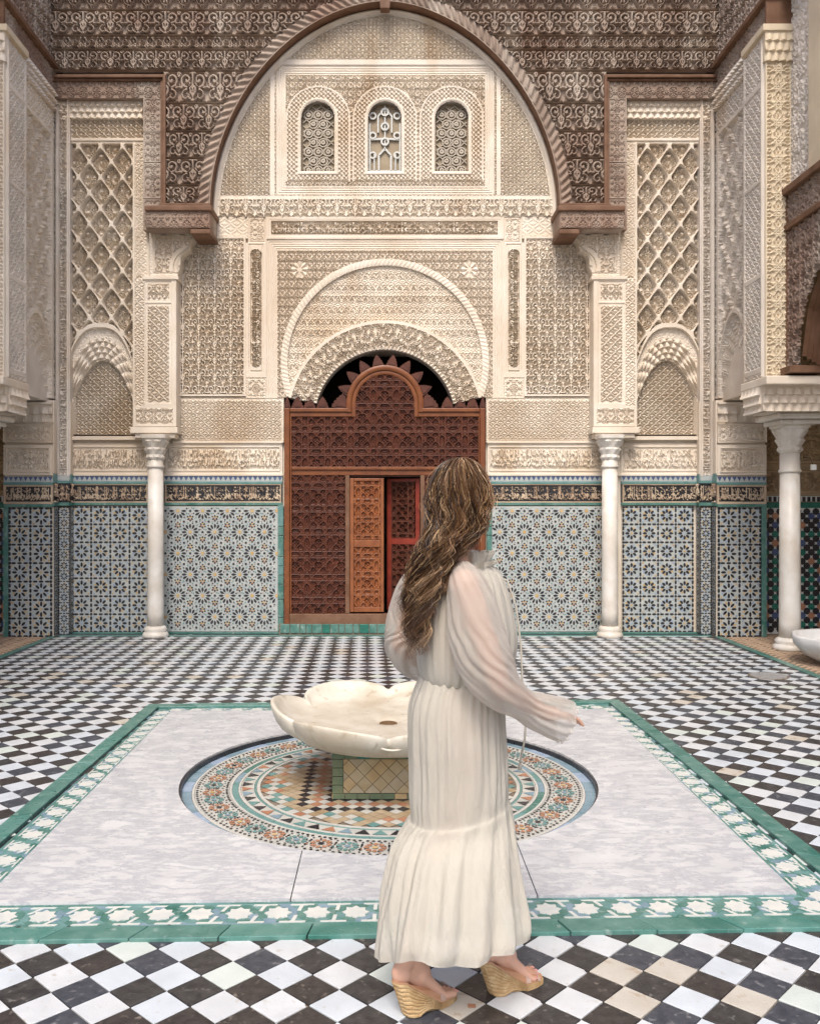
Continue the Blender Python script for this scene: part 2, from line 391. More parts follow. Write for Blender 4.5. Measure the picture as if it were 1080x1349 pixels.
for a, b in ((374, 396), (441, 484), (530, 573), (617, 640)): g.box(PX(a), YB+.03, PZ(286), PX(b), YB+.5, 9.6)
g.box(PX(396), YB+.03, PZ(286), PX(441), YB+.5, PZ(226)); g.box(PX(484), YB+.03, PZ(286), PX(530), YB+.5, PZ(226)); g.box(PX(573), YB+.03, PZ(286), PX(617), YB+.5, PZ(226))
for a, b in ((396, 441), (484, 530), (573, 617)): g.box(PX(a), YB+.03, PZ(132), PX(b), YB+.5, 9.6)
g.build('masonry', M['stucco'], wall)
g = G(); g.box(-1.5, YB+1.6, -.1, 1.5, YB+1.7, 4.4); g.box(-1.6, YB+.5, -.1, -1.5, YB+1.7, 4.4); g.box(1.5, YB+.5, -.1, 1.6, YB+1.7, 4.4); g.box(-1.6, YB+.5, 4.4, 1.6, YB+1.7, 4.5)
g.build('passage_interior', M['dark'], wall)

def two(fn):          # build left-hand piece and its mirrored twin
    o = fn(); m_ = mirror(o); return o, m_
D = .035
# --- carved fields of the central bay
two(lambda: relief('carved_panel', M['stucco'], 228, 524, 374, 583, lambda u, v: frame(u, v, 228, 524, 374, 583, 4, .03, .0+.036*samp(TC, u/10, v/9.5)), wall))
def h_arab(u, v):
    fade = sm(v, 315, 350)
    base = (.078*samp(TS, u/21, v/22)-.02)*(.45+.55*fade)
    d = rectd(u, v, 236, 312, 324, 522)
    return np.where(d < 3, .045, base)
two(lambda: relief('arabesque_panel', M['stucco'], 233, 312, 324, 522, h_arab, wall, pitch=.8))
TSC = [script(9, seed=s) for s in (3, 11, 23, 31)]
def h_cart_v(sd):
    T = TSC[sd]
    def f(u, v):
        d = rectd(u, v, 328, 322, 347, 490); c = (u-337.5)/7.6
        inner = (np.abs(c) < 1) & (v > 328) & (v < 484) & (c*c+(np.maximum(0, 337-v)/9)**2 < 1) & (c*c+(np.maximum(0, v-475)/9)**2 < 1)
        sc_ = .075*samp(T, (v-328)/16, 1-(c*.5+.5))
        return np.where(d < 0, .035, np.where(d < 2, .02, np.where(inner, sc_-.025, .04)))
    return f
two(lambda: relief('inscription_panel', M['stucco'], 324, 320, 351, 497, h_cart_v(0), wall, pitch=.7))
two(lambda: relief('rosette_panel', M['stucco'], 324, 497, 351, 524, lambda u, v: frame(u, v, 324, 497, 351, 524, 4, .035, .01+.03*samp(TF, (u-337.5)/16+.5, (v-510.5)/16+.5)), wall, pitch=.7))
two(lambda: relief('plain_panel', M['stucco_pale_lit'], 279, 286, 327, 314, lambda u, v: .01+.008*samp(TC, u/16, v/15), wall))
two(lambda: relief('corner_panel', M['stucco'], 327, 286, 351, 320, lambda u, v: frame(u, v, 327, 286, 351, 320, 3, .035, .01+.02*samp(TF, u/14, v/14)), wall))
def h_cart_h(u, v):
    c = (v-300)/9.0
    inner = (np.abs(c) < 1) & (u > 358) & (u < 655)
    cell = samp(TSC[2], (u-358)/17, 1-(c*.5+.5))
    d = rectd(u, v, 351, 286, 663, 315)
    return np.where(d < 3, .04, np.where(inner, .075*cell-.025, .035))
relief('inscription_panel', M['stucco'], 351, 286, 663, 315, h_cart_h, wall, pitch=.7)
# --- alfiz, rope arch, tympanum, archivolt
def h_alfiz(u, v):
    h = .045*samp(TF, u/12, v/12)
    for bx in (395, 618):
        r = np.hypot(u-bx, v-355); h = np.where(r < 11, .028+.018*np.cos(np.arctan2(v-355, u-bx)*8)*(r > 3.5), h)
    h = frame(u, v, 351, 315, 663, 545, 9, .045, h)
    h = frame(u, v, 363, 327, 651, 545, 3, .03, h)
    return h
rope_in = lambda u, v, r=128: ((np.hypot(u-507, v-478) < r) | ((np.abs(u-507) < r) & (v > 478)))
def seg_in(u, v, hw, hh, cy=553):       # circular-segment arch about (507,cy)
    return np.hypot(u-507, v-cy) < math.hypot(hw, 0)*1.0+hh
relief('alfiz_panel', M['stucco'], 351, 315, 663, 524, h_alfiz, wall, mask=lambda u, v: ~rope_in(u, v, 129), skirt=0, pitch=.8)
def polar(name, m_, r0, r1, a0, a1, cx, cy, hfn, parent=wall, step=.9, Y=YB, skirt=.03, vert=0):
    n = int(R(a1-a0)*r1/step); A = np.linspace(a0, a1, n); B = np.linspace(r0, r1, max(2, int((r1-r0)/step)+1))
    def mp(a, b, h):
        t = np.radians(a); return (cx+b*np.cos(t)-CX)*Y/F, Y-h, H-(cy-b*np.sin(t)-CY)*Y/F
    return gridmesh(name, m_, A, B, hfn, mp, parent, skirt=skirt)
polar('rope_arch', M['stucco'], 128, 137, -19, 199, 507, 478, lambda a, r: .018+.016*np.sqrt(np.clip(1-((r-132.5)/5.5)**2, 0, 1))*(.8+.2*np.sin(np.radians(a)*132*1.15+(r-132)*.5)), step=.7)
def h_tymp(u, v):
    row = (v/15) % 1
    return np.where(row < .42, .005+.040*samp(TF, u/9, v/15), .012+.018*samp(TC, u/10, v/9))
relief('tympanum_panel', M['stucco_pale_lit'], 370, 340, 644, 545, h_tymp, wall, Y=YB+.02, mask=lambda u, v: rope_in(u, v, 131) & (np.hypot(u-507, v-553) > 127) & (v < 524), skirt=0, pitch=.85)
polar('archivolt', M['stucco'], 92, 130, 13, 167, 507, 553, lambda a, r: np.where(r > 126, .06, np.where(r < 96, .055+.02*np.sin(np.radians(a)*92*1.3), .02+.050*samp(TV, np.radians(a)*110/27, r/27))), step=.75, skirt=.2)
# --- great arch: tympanum with three windows
def inside_top(u, v): return se_in(u, v, -5) & ~((u > 364) & (u < 651) & (v > 86) & (v < 257))
def h_top(u, v):
    h = .0+.045*samp(TC, u/10.5, v/10)
    h = np.where(v > 258, .0+.052*samp(TS, u/24, (v-258)/27), h)
    h = np.where((np.abs(v-83) < 4), .035, h)
    h = np.where((v > 84) & ((np.abs(u-359) < 3) | (np.abs(u-656) < 3)) & (v < 262), .035, h)
    return np.where(np.abs(v-260) < 2.5, .03, h)
relief('tympanum_panel', M['stucco_pale_lit'], 282, 16, 732, 286, h_top, wall, mask=inside_top, skirt=0)
WX = (419, 507, 595)
def win_d(u, v, cx, r):    # >0 outside the arched opening grown by r
    return np.where(v < 156, np.hypot(u-cx, v-156)-r, np.maximum(np.abs(u-cx)-r, v-226-(r-22)))
def h_win(u, v):
    h = .0+.042*samp(TF, u/11, v/11)
    h = frame(u, v, 363, 85, 652, 258, 11, .05, h)
    h = frame(u, v, 374, 96, 641, 247, 3, .03, h)
    for cx in WX:
        d = win_d(u, v, cx, 22)
        dots = .0+.035*(np.sin(u*1.05)*np.sin(v*1.05) > -.1)
        h = np.where((d < 19) & (v < 236), dots, h)
        h = np.where((d > 18.0) & (d < 20.5) & (v < 240), .04, h)
        h = np.where(d < 4.5, .03+.02*np.sin(np.clip(d, 0, 6)/6*3.14), h)
    return h
relief('window_surround', M['stucco_pale_lit'], 363, 85, 652, 258, h_win, wall, mask=lambda u, v: np.minimum.reduce([win_d(u, v, c, 22) for c in WX]) > 0, pitch=.8)
M['lattice_grey'] = mat('window_lattice', (.50, .45, .38), .8, (.42, .37, .30), 9, .3)
M['pane_brown'] = mat('window_pane', (.26, .20, .13), .4, (.34, .28, .19), 3, .1)
def arch_pts(cx, r, top, bot, n=14):
    return [(PX(cx-r), PZ(bot))]+[(PX(cx-r*math.cos(math.pi*i/n)), PZ(top-r*math.sin(math.pi*i/n))) for i in range(n+1)]+[(PX(cx+r), PZ(bot))]
def flat_ring(g, cx, cy, r, w_, y, n=10, mi=0):
    for i in range(n):
        a, b = 2*math.pi*i/n, 2*math.pi*(i+1)/n
        q = [(cx+(r-w_)*math.cos(a), cy+(r-w_)*math.sin(a)), (cx+(r+w_)*math.cos(a), cy+(r+w_)*math.sin(a)), (cx+(r+w_)*math.cos(b), cy+(r+w_)*math.sin(b)), (cx+(r-w_)*math.cos(b), cy+(r-w_)*math.sin(b))]
        g.prism([(PX(a_), PZ(b_)) for a_, b_ in q], y, y+.02, mi)
def bar(g, x0, y0, x1, y1, w_, y, mi=0, th=.02):
    d_ = math.hypot(x1-x0, y1-y0); nx, ny = -(y1-y0)/d_*w_, (x1-x0)/d_*w_
    g.prism([(PX(a), PZ(b)) for a, b in ((x0+nx, y0+ny), (x1+nx, y1+ny), (x1-nx, y1-ny), (x0-nx, y0-ny))], y, y+th, mi)
for k, cx in enumerate(WX):
    g = G(); g.prism(arch_pts(cx, 22.5, 156, 227), YB+.075, YB+.09); pane = g.build('window_pane', M['pane_brown'], wall)
    g = G(); yy = YB+.045
    if k != 1:
        for j in range(8):
            for i in range(-1, 3):
                x = cx-13+i*13+(6.5 if j % 2 else 0)-6.5+6.5; y = 222-j*12.2
                if win_d(np.array(x), np.array(y), cx, 22) < -3:
                    flat_ring(g, x, y, 5.6, .75, yy); flat_ring(g, x, y, 2.0, 1.1, yy-.01, 8)
        for j in range(-6, 18):
            for s_ in (-1, 1):
                x0, y0 = cx-22, 222-j*6.1*2; pts = [(x0+t*2, y0-s_*t*2*.94) for t in range(23)]
                pts = [p for p in pts if win_d(np.array(p[0]), np.array(p[1]), cx, 22) < 0]
                if len(pts) > 2: bar(g, *pts[0], *pts[-1], .55, yy+.003)
    else:
        for s_ in (-1, 1):
            bar(g, cx+s_*20, 224, cx+s_*20, 160, 1.1, yy); bar(g, cx+s_*14, 222, cx+s_*14, 200, .8, yy+.001)
            for y in (150, 176, 202): flat_ring(g, cx+s_*16, y, 4, 1.1, yy-.003)
            bar(g, cx, 180, cx+s_*18, 181, 1.2, yy+.002)
            bar(g, cx+s_*8, 222, cx+s_*8, 202, 1.2, yy+.001); bar(g, cx+s_*8, 202, cx, 193, 1.2, yy+.001)
            bar(g, cx+s_*9, 172, cx+s_*9, 150, 1, yy+.001); bar(g, cx+s_*9, 150, cx, 140, 1, yy+.004)
        for y in (164, 184, 145): flat_ring(g, cx, y, 4.6, 1.2, yy-.005)
        bar(g, cx, 136, cx, 196, .9, yy+.006); bar(g, cx-20, 223, cx+20, 223, 1.3, yy+.007)
    o = g.build('window_lattice', M['lattice_grey'] if k != 1 else M['tile_white'], wall)
# --- cream band of the great arch, cedar soffit, ribbed voussoirs
tt = np.linspace(-.02, math.pi+.02, 900)
def arch_grid(name, m_, offs, hfn, Y, cx=507, cy=275, A=226, B=262, foot=None, nt=900, skirt=.03):
    T_ = np.linspace(0, 1, nt)
    def mp(t, o_, h):
        x, y = se_pt(np.clip(t, 0, 1)*math.pi, o_, cx, cy, A, B)
        if foot:                       # straight feet below the springing
            e = np.where(t < .012, (.012-t)/.012, np.where(t > .988, (t-.988)/.012, 0))
            x = np.where(e > 0, np.where(t < .5, cx-(A+o_), cx+(A+o_)), x); y = np.where(e > 0, cy+e*foot, y)
        return (x-CX)*Y/F, Y-h, H-(y-CY)*Y/F
    return gridmesh(name, m_, T_, offs, hfn, mp, wall, skirt=skirt)
arch_grid('arch_moulding', M['stucco_pale_lit'], np.linspace(-9, 3, 12), lambda t, o_: .04+.018*np.cos((o_+3)*.7), YB, foot=10, nt=300)
YW = 10.93
ac = dict(cx=507, cy=268.7, A=229.7, B=266.3)
def soffit(name, m_):
    A_ = np.linspace(0, 1, 260); B_ = np.linspace(0, 1, 3)
    def mp(t, b, h):
        x, y = se_pt(t*math.pi, 0, **ac); y = np.where((t < .004) | (t > .996), y+9, y)
        return (x-CX)*YW/F, YW-.02+b*(YB-YW+.02), H-(y-CY)*YW/F
    return gridmesh(name, m_, A_, B_, lambda a, b: a*0, mp, wall, skirt=0)
soffit('arch_soffit', M['wood_brown'])
arch_grid('ribbed_arch', M['wood_grey'], np.linspace(0, 17, 18), lambda t, o_: np.where(o_ < 2, .03, .012+.032*(.5+.5*np.sin(t*math.pi*150+o_*.45))*np.sin(np.clip((o_-2)/15, 0, 1)*math.pi)**.5), YW, nt=1300, **ac)
g = G(); q = [(PX(a, YW), PZ(b, YW)) for a, b in ((500, 1), (514, 1), (513, 13), (501, 13))]; g.prism(q, YW-.06, YW+.06); g.build('keystone_block', M['wood_brown'], wall)
# --- cedar planks above, one object per plank and side
rows = [(-42, -20), (-20, 14.5), (14.5, 48), (48, 66.5), (66.5, 94)]
def plank_h(y0, y1, k):
    per = (33, 24, 36, 22, 30)[k % 5]; T = (TS, TF, TS, TP, TS)[k % 5]
    def f(u, v):
        d_ = np.minimum(v-y0, y1-v)
        hh = -.002+.052*samp(T, (u-507)/per+.5, (v-y0)/(y1-y0) if k % 5 != 3 else v/(y1-y0))
        return np.where(d_ < 1.1, -.012, np.where(d_ < 2.4, .03, hh))
    return f
for k, (a, b) in enumerate(rows):
    two(lambda: relief('plank', M['wood_grey'], 66 if True else 0, a, 507, b, plank_h(a, b, k), wall, Y=YW, pitch=.9, ds=1.05, mask=lambda u, v: ~se_in(u, v, 15, **ac), skirt=0))
rows2 = [(94, 137), (137, 174), (174, 209), (209, 245), (245, 270)]
for k, (a, b) in enumerate(rows2):
    two(lambda: relief('plank', M['wood_grey'], 217, a, 400 if a < 140 else 330, b, plank_h(a, b, (2, 0, 4, 2, 0)[k]), wall, Y=YW, pitch=.9, ds=1.05, mask=lambda u, v: ~se_in(u, v, 15, **ac), skirt=0))
g = G(); g.box(PX(66, YW), YW+.012, PZ(98, YW), PX(400, YW), YW+.03, 9.6)      # backing of the planks stays behind the carving
g2 = G(); g2.box(-4.15, YW-.0, PZ(-42, YW), 4.15, YW+.16, 9.6); g2.build('unseen_upper_wall', M['wood_grey'], wall)  # wall above the view, added for its effect on the lighting
def strip(name, m_, pts, w_, Y0, Y1, parent=wall, bev=.008):
    g = G()
    for (x0, y0), (x1, y1) in zip(pts[:-1], pts[1:]):
        xa, xb = sorted((x0, x1)); ya, yb = sorted((y0, y1))
        g.box(PX(xa-w_, Y0), Y0, PZ(yb+w_, Y0), PX(xb+w_, Y0), Y1, PZ(ya-w_, Y0))
    return g.build(name, m_, parent, bevel=bev)
# stepped cedar moulding: along the top of the bay, down, and out to the arch foot
def moulding():
    g = G(); Y0 = YW-.07
    g.box(PX(66, Y0), Y0, PZ(101, Y0), PX(218, Y0), YB, PZ(97, Y0)); g.box(PX(66, Y0), Y0+.03, PZ(104, Y0), PX(214, Y0), YB, PZ(101, Y0)-.002)
    g.box(PX(214.2, Y0), Y0-.002, PZ(271, Y0), PX(218.2, Y0), YB, PZ(97, Y0)-.001); g.box(PX(210.5, Y0), Y0+.03, PZ(271, Y0), PX(214, Y0), YB, PZ(104, Y0))
    g.box(PX(210, Y0), Y0-.004, PZ(272, Y0), PX(277, Y0), YB, PZ(267, Y0)); 
    return g.build('cedar_moulding', M['wood_brown'], wall, bevel=.006)
two(moulding)
two(lambda: relief('carved_plank', M['wood_grey'], 66, 103, 213, 129, lambda u, v: .005+.022*samp(TF, u/17, v/22), wall, Y=YW, skirt=.1))
for a, b in ((129, 174), (174, 214), (214, 262), (262, 303)):
    two(lambda: relief('carved_plank', M['wood_grey'], 189, a+.6, 213, b-.6, lambda u, v: np.where(rectd(u, v, 189, a, 213, b) < 2, .02, .005+.02*samp(TF, u/13, v/15)), wall, Y=YW, skirt=.1))
# cedar beam end carried on the bracket
def beam():
    g = G(); Y0 = 10.66
    g.box(PX(192, Y0), Y0, PZ(301, Y0), PX(277, Y0), YB, PZ(276, Y0)); return g.build('beam_end', M['wood_grey'], wall, bevel=.01)
two(beam)
two(lambda: relief('beam_face', M['wood_grey'], 193, 277, 276, 300, lambda u, v: .004+.02*samp(TF, u/17, v/22), wall, Y=10.655, skirt=.01))
def beam_tip():
    g = G(); Y0 = 10.62
    g.box(PX(190, Y0), Y0, PZ(277, Y0), PX(279, Y0), YB, PZ(270, Y0)); g.box(PX(250, Y0), Y0+.02, PZ(307, Y0), PX(277, Y0), YB, PZ(300.6, Y0)); return g.build('beam_moulding', M['wood_brown'], wall, bevel=.012)
two(beam_tip)
# --- pilaster with bracket (left) over the column
def pil_core():
    g = G(); Y0 = 10.90
    g.box(PX(176, Y0), Y0, PZ(562, Y0), PX(233, Y0), YB+.02, PZ(366, Y0))
    g.box(PX(173, Y0)-.001, Y0-.05, PZ(571, Y0), PX(235, Y0), YB+.02, PZ(563, Y0)); g.box(PX(178, Y0), Y0-.02, PZ(577, Y0), PX(231, Y0), YB+.02, PZ(571.1, Y0))
    g.box(PX(189, Y0), Y0-.04, PZ(369, Y0), PX(236, Y0), YB+.02, PZ(364, Y0))
    # bracket with a hollowed inner side
    top = [(PX(197, Y0), PZ(364, Y0)), (PX(197, Y0), PZ(302, Y0)), (PX(258, Y0), PZ(302, Y0)), (PX(258, Y0), PZ(309, Y0)), (PX(252, Y0), PZ(317, Y0))]
    top += [(PX(252-14*math.sin(R(a)), Y0), PZ(335-14*math.cos(R(a))+8, Y0)) for a in range(10, 100, 15)]
    top += [(PX(238, Y0), PZ(350, Y0)), (PX(233, Y0), PZ(364, Y0))]
    g.prism(top, Y0, YB+.02)
    return g.build('pilaster_core', M['stucco'], wall, bevel=.008)
two(pil_core)
def h_pil(u, v):
    h = .0+.042*samp(TF, u/14, v/14)
    fr = np.minimum.reduce([np.abs(u-192), np.abs(u-226)])
    inner = rectd(u, v, 192, 371, 226, 397); inner2 = rectd(u, v, 192, 400, 226, 531)
    out = np.where(u < 190, .006+.024*samp(TC, u/11, v/11), .03)
    out = np.where(inner > 0, np.where(inner < 3, .016, h), out)
    out = np.where(inner2 > 0, np.where(inner2 < 3, .016, .0+.042*samp(TC, u/12, v/12)), out)
    out = np.where(v > 535, np.where(rectd(u, v, 178, 537, 230, 560) < 2, .03, .0+.04*samp(TF, u/14, v/14)), out)
    return np.where((u < 178) | (u > 229), .03, out)
two(lambda: relief('pilaster_face', M['stucco'], 176, 367, 232.5, 562, h_pil, wall, Y=10.895, skirt=.01))
def h_brk(u, v):
    arcd = np.hypot(u-252, v-352); h = .0+.04*samp(TS, u/24, v/24)
    h = np.where(np.abs(arcd-26) < 3, .035, np.where(arcd < 23, .015+.010*np.sin(arcd), h))
    return frame(u, v, 197.5, 302.5, 257.5, 363.5, 6, .03, h)
two(lambda: relief('bracket_face', M['stucco'], 197.5, 302.5, 257.5, 363.5, h_brk, wall, Y=10.895, skirt=.005, mask=lambda u, v: ~((v > 312) & (u > 238+np.clip(335-v, 0, 14)*1.0)) & ~((v > 350) & (u > 234))))
# strip left of pilaster above
two(lambda: relief('border_strip', M['stucco'], 176, 186, 197, 364, lambda u, v: np.where(rectd(u, v, 176, 160, 197, 400) < 3, .03, .012+.014*samp(TC, u/11, v/11)), wall, Y=11.06, skirt=.05))
# --- side bay: cornice of little stalactites, frieze, lattice panel, niche
def ylow(u): return 429+52*(np.abs(u-133)/44)**2.9
def yin(u): return 474+60*(np.abs(u-134)/42)**2.0
def h_bay(u, v):
    # base recess by zone
    h = np.zeros_like(u)+.03
    lat = (u > 90) & (u < 177) & (v > 190)
    X_, Y_ = (u-133.5)/29., (v-214)/41.
    f = np.cos(2*np.pi*X_)+np.cos(2*np.pi*Y_)
    f2 = np.cos(2*np.pi*X_+.9*np.cos(2*np.pi*Y_))+np.cos(2*np.pi*Y_)
    rib = np.clip(1-np.abs(f)/.34, 0, 1)
    sebka = np.where(rib > .05, -.03+.075*sm(rib, 0, .7), -.058+.058*samp(TF, X_*1.6, Y_*2.2))
    h = np.where(lat & (v < ylow(u)), sebka, h)
    arcb = (np.abs(v-ylow(u)) < 3.2) & (u > 86) & (u < 180)
    niche = (v >= ylow(u)) & (u > 90) & (u < 179)
    q = np.clip((v-ylow(u))/np.maximum(yin(u)-ylow(u), 8), 0, 1)
    mq = np.where(q < .38, -.01-.02*q+.008*samp(TV, u/40, v/40), -.03-.03*q+teeth(u+v*.15, (q-.45)*44, 8.6, 7.2, .085))
    deep = -.13+.042*samp(TC, u/10.5, v/10)
    jamb = (u < 97) & (v > 505)
    h = np.where(niche, np.where(v < yin(u), mq, np.where(jamb, .0, deep)), h)
    h = np.where(arcb & (v < 486), .045, h)
    # side borders
    h = np.where((u >= 179) | (u <= 87), .01+.03*samp(TC, u/9, v/10), h)
    h = np.where((np.abs(u-88.5) < 1.8) | (np.abs(u-178) < 1.6), .05, h)
    # frieze zones above
    h = np.where(v < 190, .035, h)
    h = np.where((v > 160) & (v < 182), .003+.035*samp(TC, u/12, v/11), h)
    h = np.where((v > 183) & (v < 187), .05, h)
    return h
M_BAY = M['stucco']
two(lambda: relief('lattice_niche_panel', M_BAY, 74, 157, 190, 572, h_bay, wall, Y=11.08, skirt=.02, pitch=.8, ds=1))
two(lambda: relief('stalactite_cornice', M['stucco'], 72, 130, 189, 157, lambda u, v: np.where(v < 133, .11, .02+.02*(157-v)/24+teeth(u, v-133, 9, 8, .07)), wall, Y=11.03, skirt=.05, pitch=.7))
def bayback():
    g = G(); g.box(PX(70), 11.20, PZ(583), PX(196), YB+.25, PZ(128)); return g.build('bay_backing', M['stucco'], wall)
# ledge line over inscription band
def ledge():
    g = G(); g.box(PX(92), YB-.05, PZ(580), PX(196), YB+.03, PZ(575)); g.box(PX(228), YB-.03, PZ(584), PX(373), YB+.03, PZ(581))
    g.box(PX(92), YB-.02, PZ(627), PX(373), YB+.03, PZ(624)); return g.build('ledge', M['stucco'], wall, bevel=.005)
two(ledge)
# corner pilaster strip with thin vertical mouldings
def h_corner(u, v):
    h = .02*np.ones_like(u); h = np.where(np.abs(u-83) < 5, -.01+.045*samp(TSC[3], v/13, (u-78)/10), h)
    return np.where((np.abs(u-76) < 1.2) | (np.abs(u-90) < 1.2), .045, h)
two(lambda: relief('corner_pilaster', M['stucco_grey'], 73.5, 130, 92.5, 627, h_corner, wall, Y=11.0, skirt=.12))
# --- inscription bands (left and right each their own text)
def h_script(T, x0, y0, x1, y1, unit, hh, ground=0.0, fr=4):
    def f(u, v):
        inn = rectd(u, v, x0+fr, y0+fr, x1-fr, y1-fr)
        t = samp(T, (u-x0)/unit, np.clip(1-(v-y0-fr)/(y1-y0-2*fr), .001, .999))
        return np.where(inn > 0, ground+hh*t, np.where(inn > -1.5, ground+.028, ground+.012))
    return f
TI = [script(12, seed=s, dens=.75) for s in (41, 42, 43, 44)]
for k, (a, b) in enumerate(((92, 196), (218, 372), (642, 796), (818, 922))):
    relief('inscription_band', M['stucco_pale_lit'] if k in (1, 2) else M['stucco'], a, 584, b, 624, h_script(TI[k], a, 585, b, 623, 34, .050, -.01, 4), wall, pitch=.7)
# dark glazed inscription band, letters cut proud in cream
def black_idx(a, b, h): return (h > .0125).astype(int)
for k, (a, b) in enumerate(((92, 196), (216, 372), (642, 796), (818, 922))):
    relief('glazed_inscription_band', [M['black'], M['cream_rel']] if k != 9 else 0, a, 638, b, 662, h_script(TI[(k+2) % 4], a, 636, b, 664, 23, .020, 0, 3), wall, pitch=.68, midx=black_idx)
# ---------------------------------------------------------------- zellige
ZM = [M['tile_bluewhite'], M['black'], M['ochre'], M['blue_pale'], M['rust'], M['green_dark'], M['tile_white'], M['blue'], M['teal_pale'], M['blue_grey']]
class Zel:
    """glazed mosaic: pieces as small polygons standing proud of a light ground"""
    def __init__(s, mp): s.g = G(); s.mp = mp
    def poly(s, pts, mi, z=.004): s.g.add([s.mp(x, y, z) for x, y in pts], [tuple(range(len(pts)))], mi)
    def rot(s, cx, cy, ang, pts, mi, z=.004):
        c, q = math.cos(ang), math.sin(ang); s.poly([(cx+x*c-y*q, cy+x*q+y*c) for x, y in pts], mi, z)
    def star(s, cx, cy, r0, r1, n, mi, ph=0, z=.005): s.poly([(cx+(r0 if i % 2 else r1)*math.cos(ph+math.pi*i/n), cy+(r0 if i % 2 else r1)*math.sin(ph+math.pi*i/n)) for i in range(2*n)], mi, z)
def zell_square(mp, x0, x1, y0, y1, p, name, parent, pal=(2, 3), blk=1, mis=ZM, ph=(0, 0)):
    z = Zel(mp); q = random.Random(5)
    z.poly([(x0, y0), (x1, y0), (x1, y1), (x0, y1)], 0, 0)
    nx = max(1, round((x1-x0)/p)); ny = max(1, round((y1-y0)/p)); px = (x1-x0)/nx; py = (y1-y0)/ny
    for j in range(ny+1):
        for i in range(nx+1):
            kx, ky = x0+i*px, y0+j*py
            if i < nx and j < ny:
                cx, cy = kx+px/2, ky+py/2; a_, b_ = pal if (i+j) % 2 else pal[::-1]
                z.star(cx, cy, .045*px, .085*px, 8, a_)
                for k in range(8):
                    an = k*math.pi/4; L = 1.0 if k % 2 == 0 else 1.0
                    z.rot(cx, cy, an, [(v1*px, v2*py) for v1, v2 in ((.115, 0), (.18, .062), (.30, .062), (.375, 0), (.30, -.062), (.18, -.062))], blk)
                    an += math.pi/8
                    z.rot(cx, cy, an, [(v1*px, v2*py) for v1, v2 in ((.23, 0), (.31, .062), (.40, 0), (.31, -.062))], q.choice((a_, b_, 0, a_)))
                for sx in (-1, 1):
                    for sy in (-1, 1):
                        z.star(cx+sx*.355*px, cy+sy*.355*py, .04*px, .065*px, 4, b_, .4)
            # corner and edge pieces
            if True:
                z.star(min(max(kx, x0+.05*px), x1-.05*px), min(max(ky, y0+.05*py), y1-.05*py), .065*px, .085*px, 4, blk)
            if i < nx:
                yy = min(max(ky, y0+.035*py), y1-.035*py)
                for o_ in (.22, .5, .78): z.poly([(kx+(o_+dx)*px, yy+dy*py) for dx, dy in ((-.12, 0), (-.07, .055), (.07, .055), (.12, 0), (.07, -.055), (-.07, -.055))], blk)
            if j < ny:
                xx = min(max(kx, x0+.035*px), x1-.035*px)
                for o_ in (.22, .5, .78): z.poly([(xx+dx*px, ky+(o_+dy)*py) for dy, dx in ((-.12, 0), (-.07, .055), (.07, .055), (.12, 0), (.07, -.055), (-.07, -.055))], blk)
    o = z.g.build(name, mis, parent, kind='stuff'); return o
def zell_hex(mp, x0, x1, y0, y1, p, name, parent, mis=ZM, off=(0, 0)):
    z = Zel(mp); z.poly([(x0, y0), (x1, y0), (x1, y1), (x0, y1)], 0, 0)
    ry = p*.857; k = 0; y = y0+off[1]-ry
    def ok(x, y, r=.06): return x0+r*p <= x <= x1-r*p and y0+r*p <= y <= y1-r*p
    while y < y1+ry:
        x = x0+off[0]-p+(p/2 if k % 2 else 0)
        while x < x1+p:
            if ok(x, y, .03):
                z.star(x, y, .06*p, .085*p, 8, 2); 
            for j in range(12):
                an = j*math.pi/6+math.pi/12*0
                c, s_ = math.cos(an), math.sin(an)
                if ok(x+.25*p*c, y+.25*p*s_, .08): z.rot(x, y, an, [(a*p, b*p) for a, b in ((.13, 0), (.23, .045), (.30, .040), (.345, 0), (.30, -.040), (.23, -.045))], 1)
                an += math.pi/12; c, s_ = math.cos(an), math.sin(an)
                if ok(x+.375*p*c, y+.375*p*s_, .04): z.star(x+.375*p*c, y+.375*p*s_, .024*p, .042*p, 4, 1 if j % 2 else 8)
                if ok(x+.45*p*c, y+.45*p*s_, .03): z.rot(x+.45*p*c, y+.45*p*s_, an, [(-.03*p, 0), (0, .018*p), (.03*p, 0), (0, -.018*p)], (1, 9, 4)[j % 3])
                if ok(x+.13*p*c, y+.13*p*s_, .03): z.rot(x, y, an, [(a*p, b*p) for a, b in ((.10, 0), (.15, .016), (.2, 0), (.15, -.016))], 6)
            for j in range(6):
                an = j*math.pi/3; c, s_ = math.cos(an), math.sin(an)
                mx_, my_ = x+.5*p*c, y+.5*p*s_
                if j < 3 and ok(mx_, my_, .05): z.star(mx_, my_, .036*p, .062*p, 6, 1)
                an += math.pi/6; c, s_ = math.cos(an), math.sin(an)
                if j in (0, 1) and ok(x+.577*p*c, y+.577*p*s_, .1):
                    tx, ty = x+.577*p*c, y+.577*p*s_
                    for t in range(3):
                        a3 = an+math.pi/3*(1 if j == 0 else 1)+t*2*math.pi/3
                        z.rot(tx, ty, a3, [(a*p, b*p) for a, b in ((.02, 0), (.07, .048), (.12, 0), (.07, -.048))], 2 if t else 4)
                        z.rot(tx, ty, a3+math.pi/3, [(a*p, b*p) for a, b in ((.03, 0), (.085, .038), (.14, 0), (.085, -.038))], 1)
                if ok(x+.46*p*math.cos(an), y+.46*p*math.sin(an), .05): z.star(x+.46*p*math.cos(an), y+.46*p*math.sin(an), .026*p, .046*p, 4, 1)
            x += p
        y += ry; k += 1
    return z.g.build(name, mis, parent, kind='stuff')
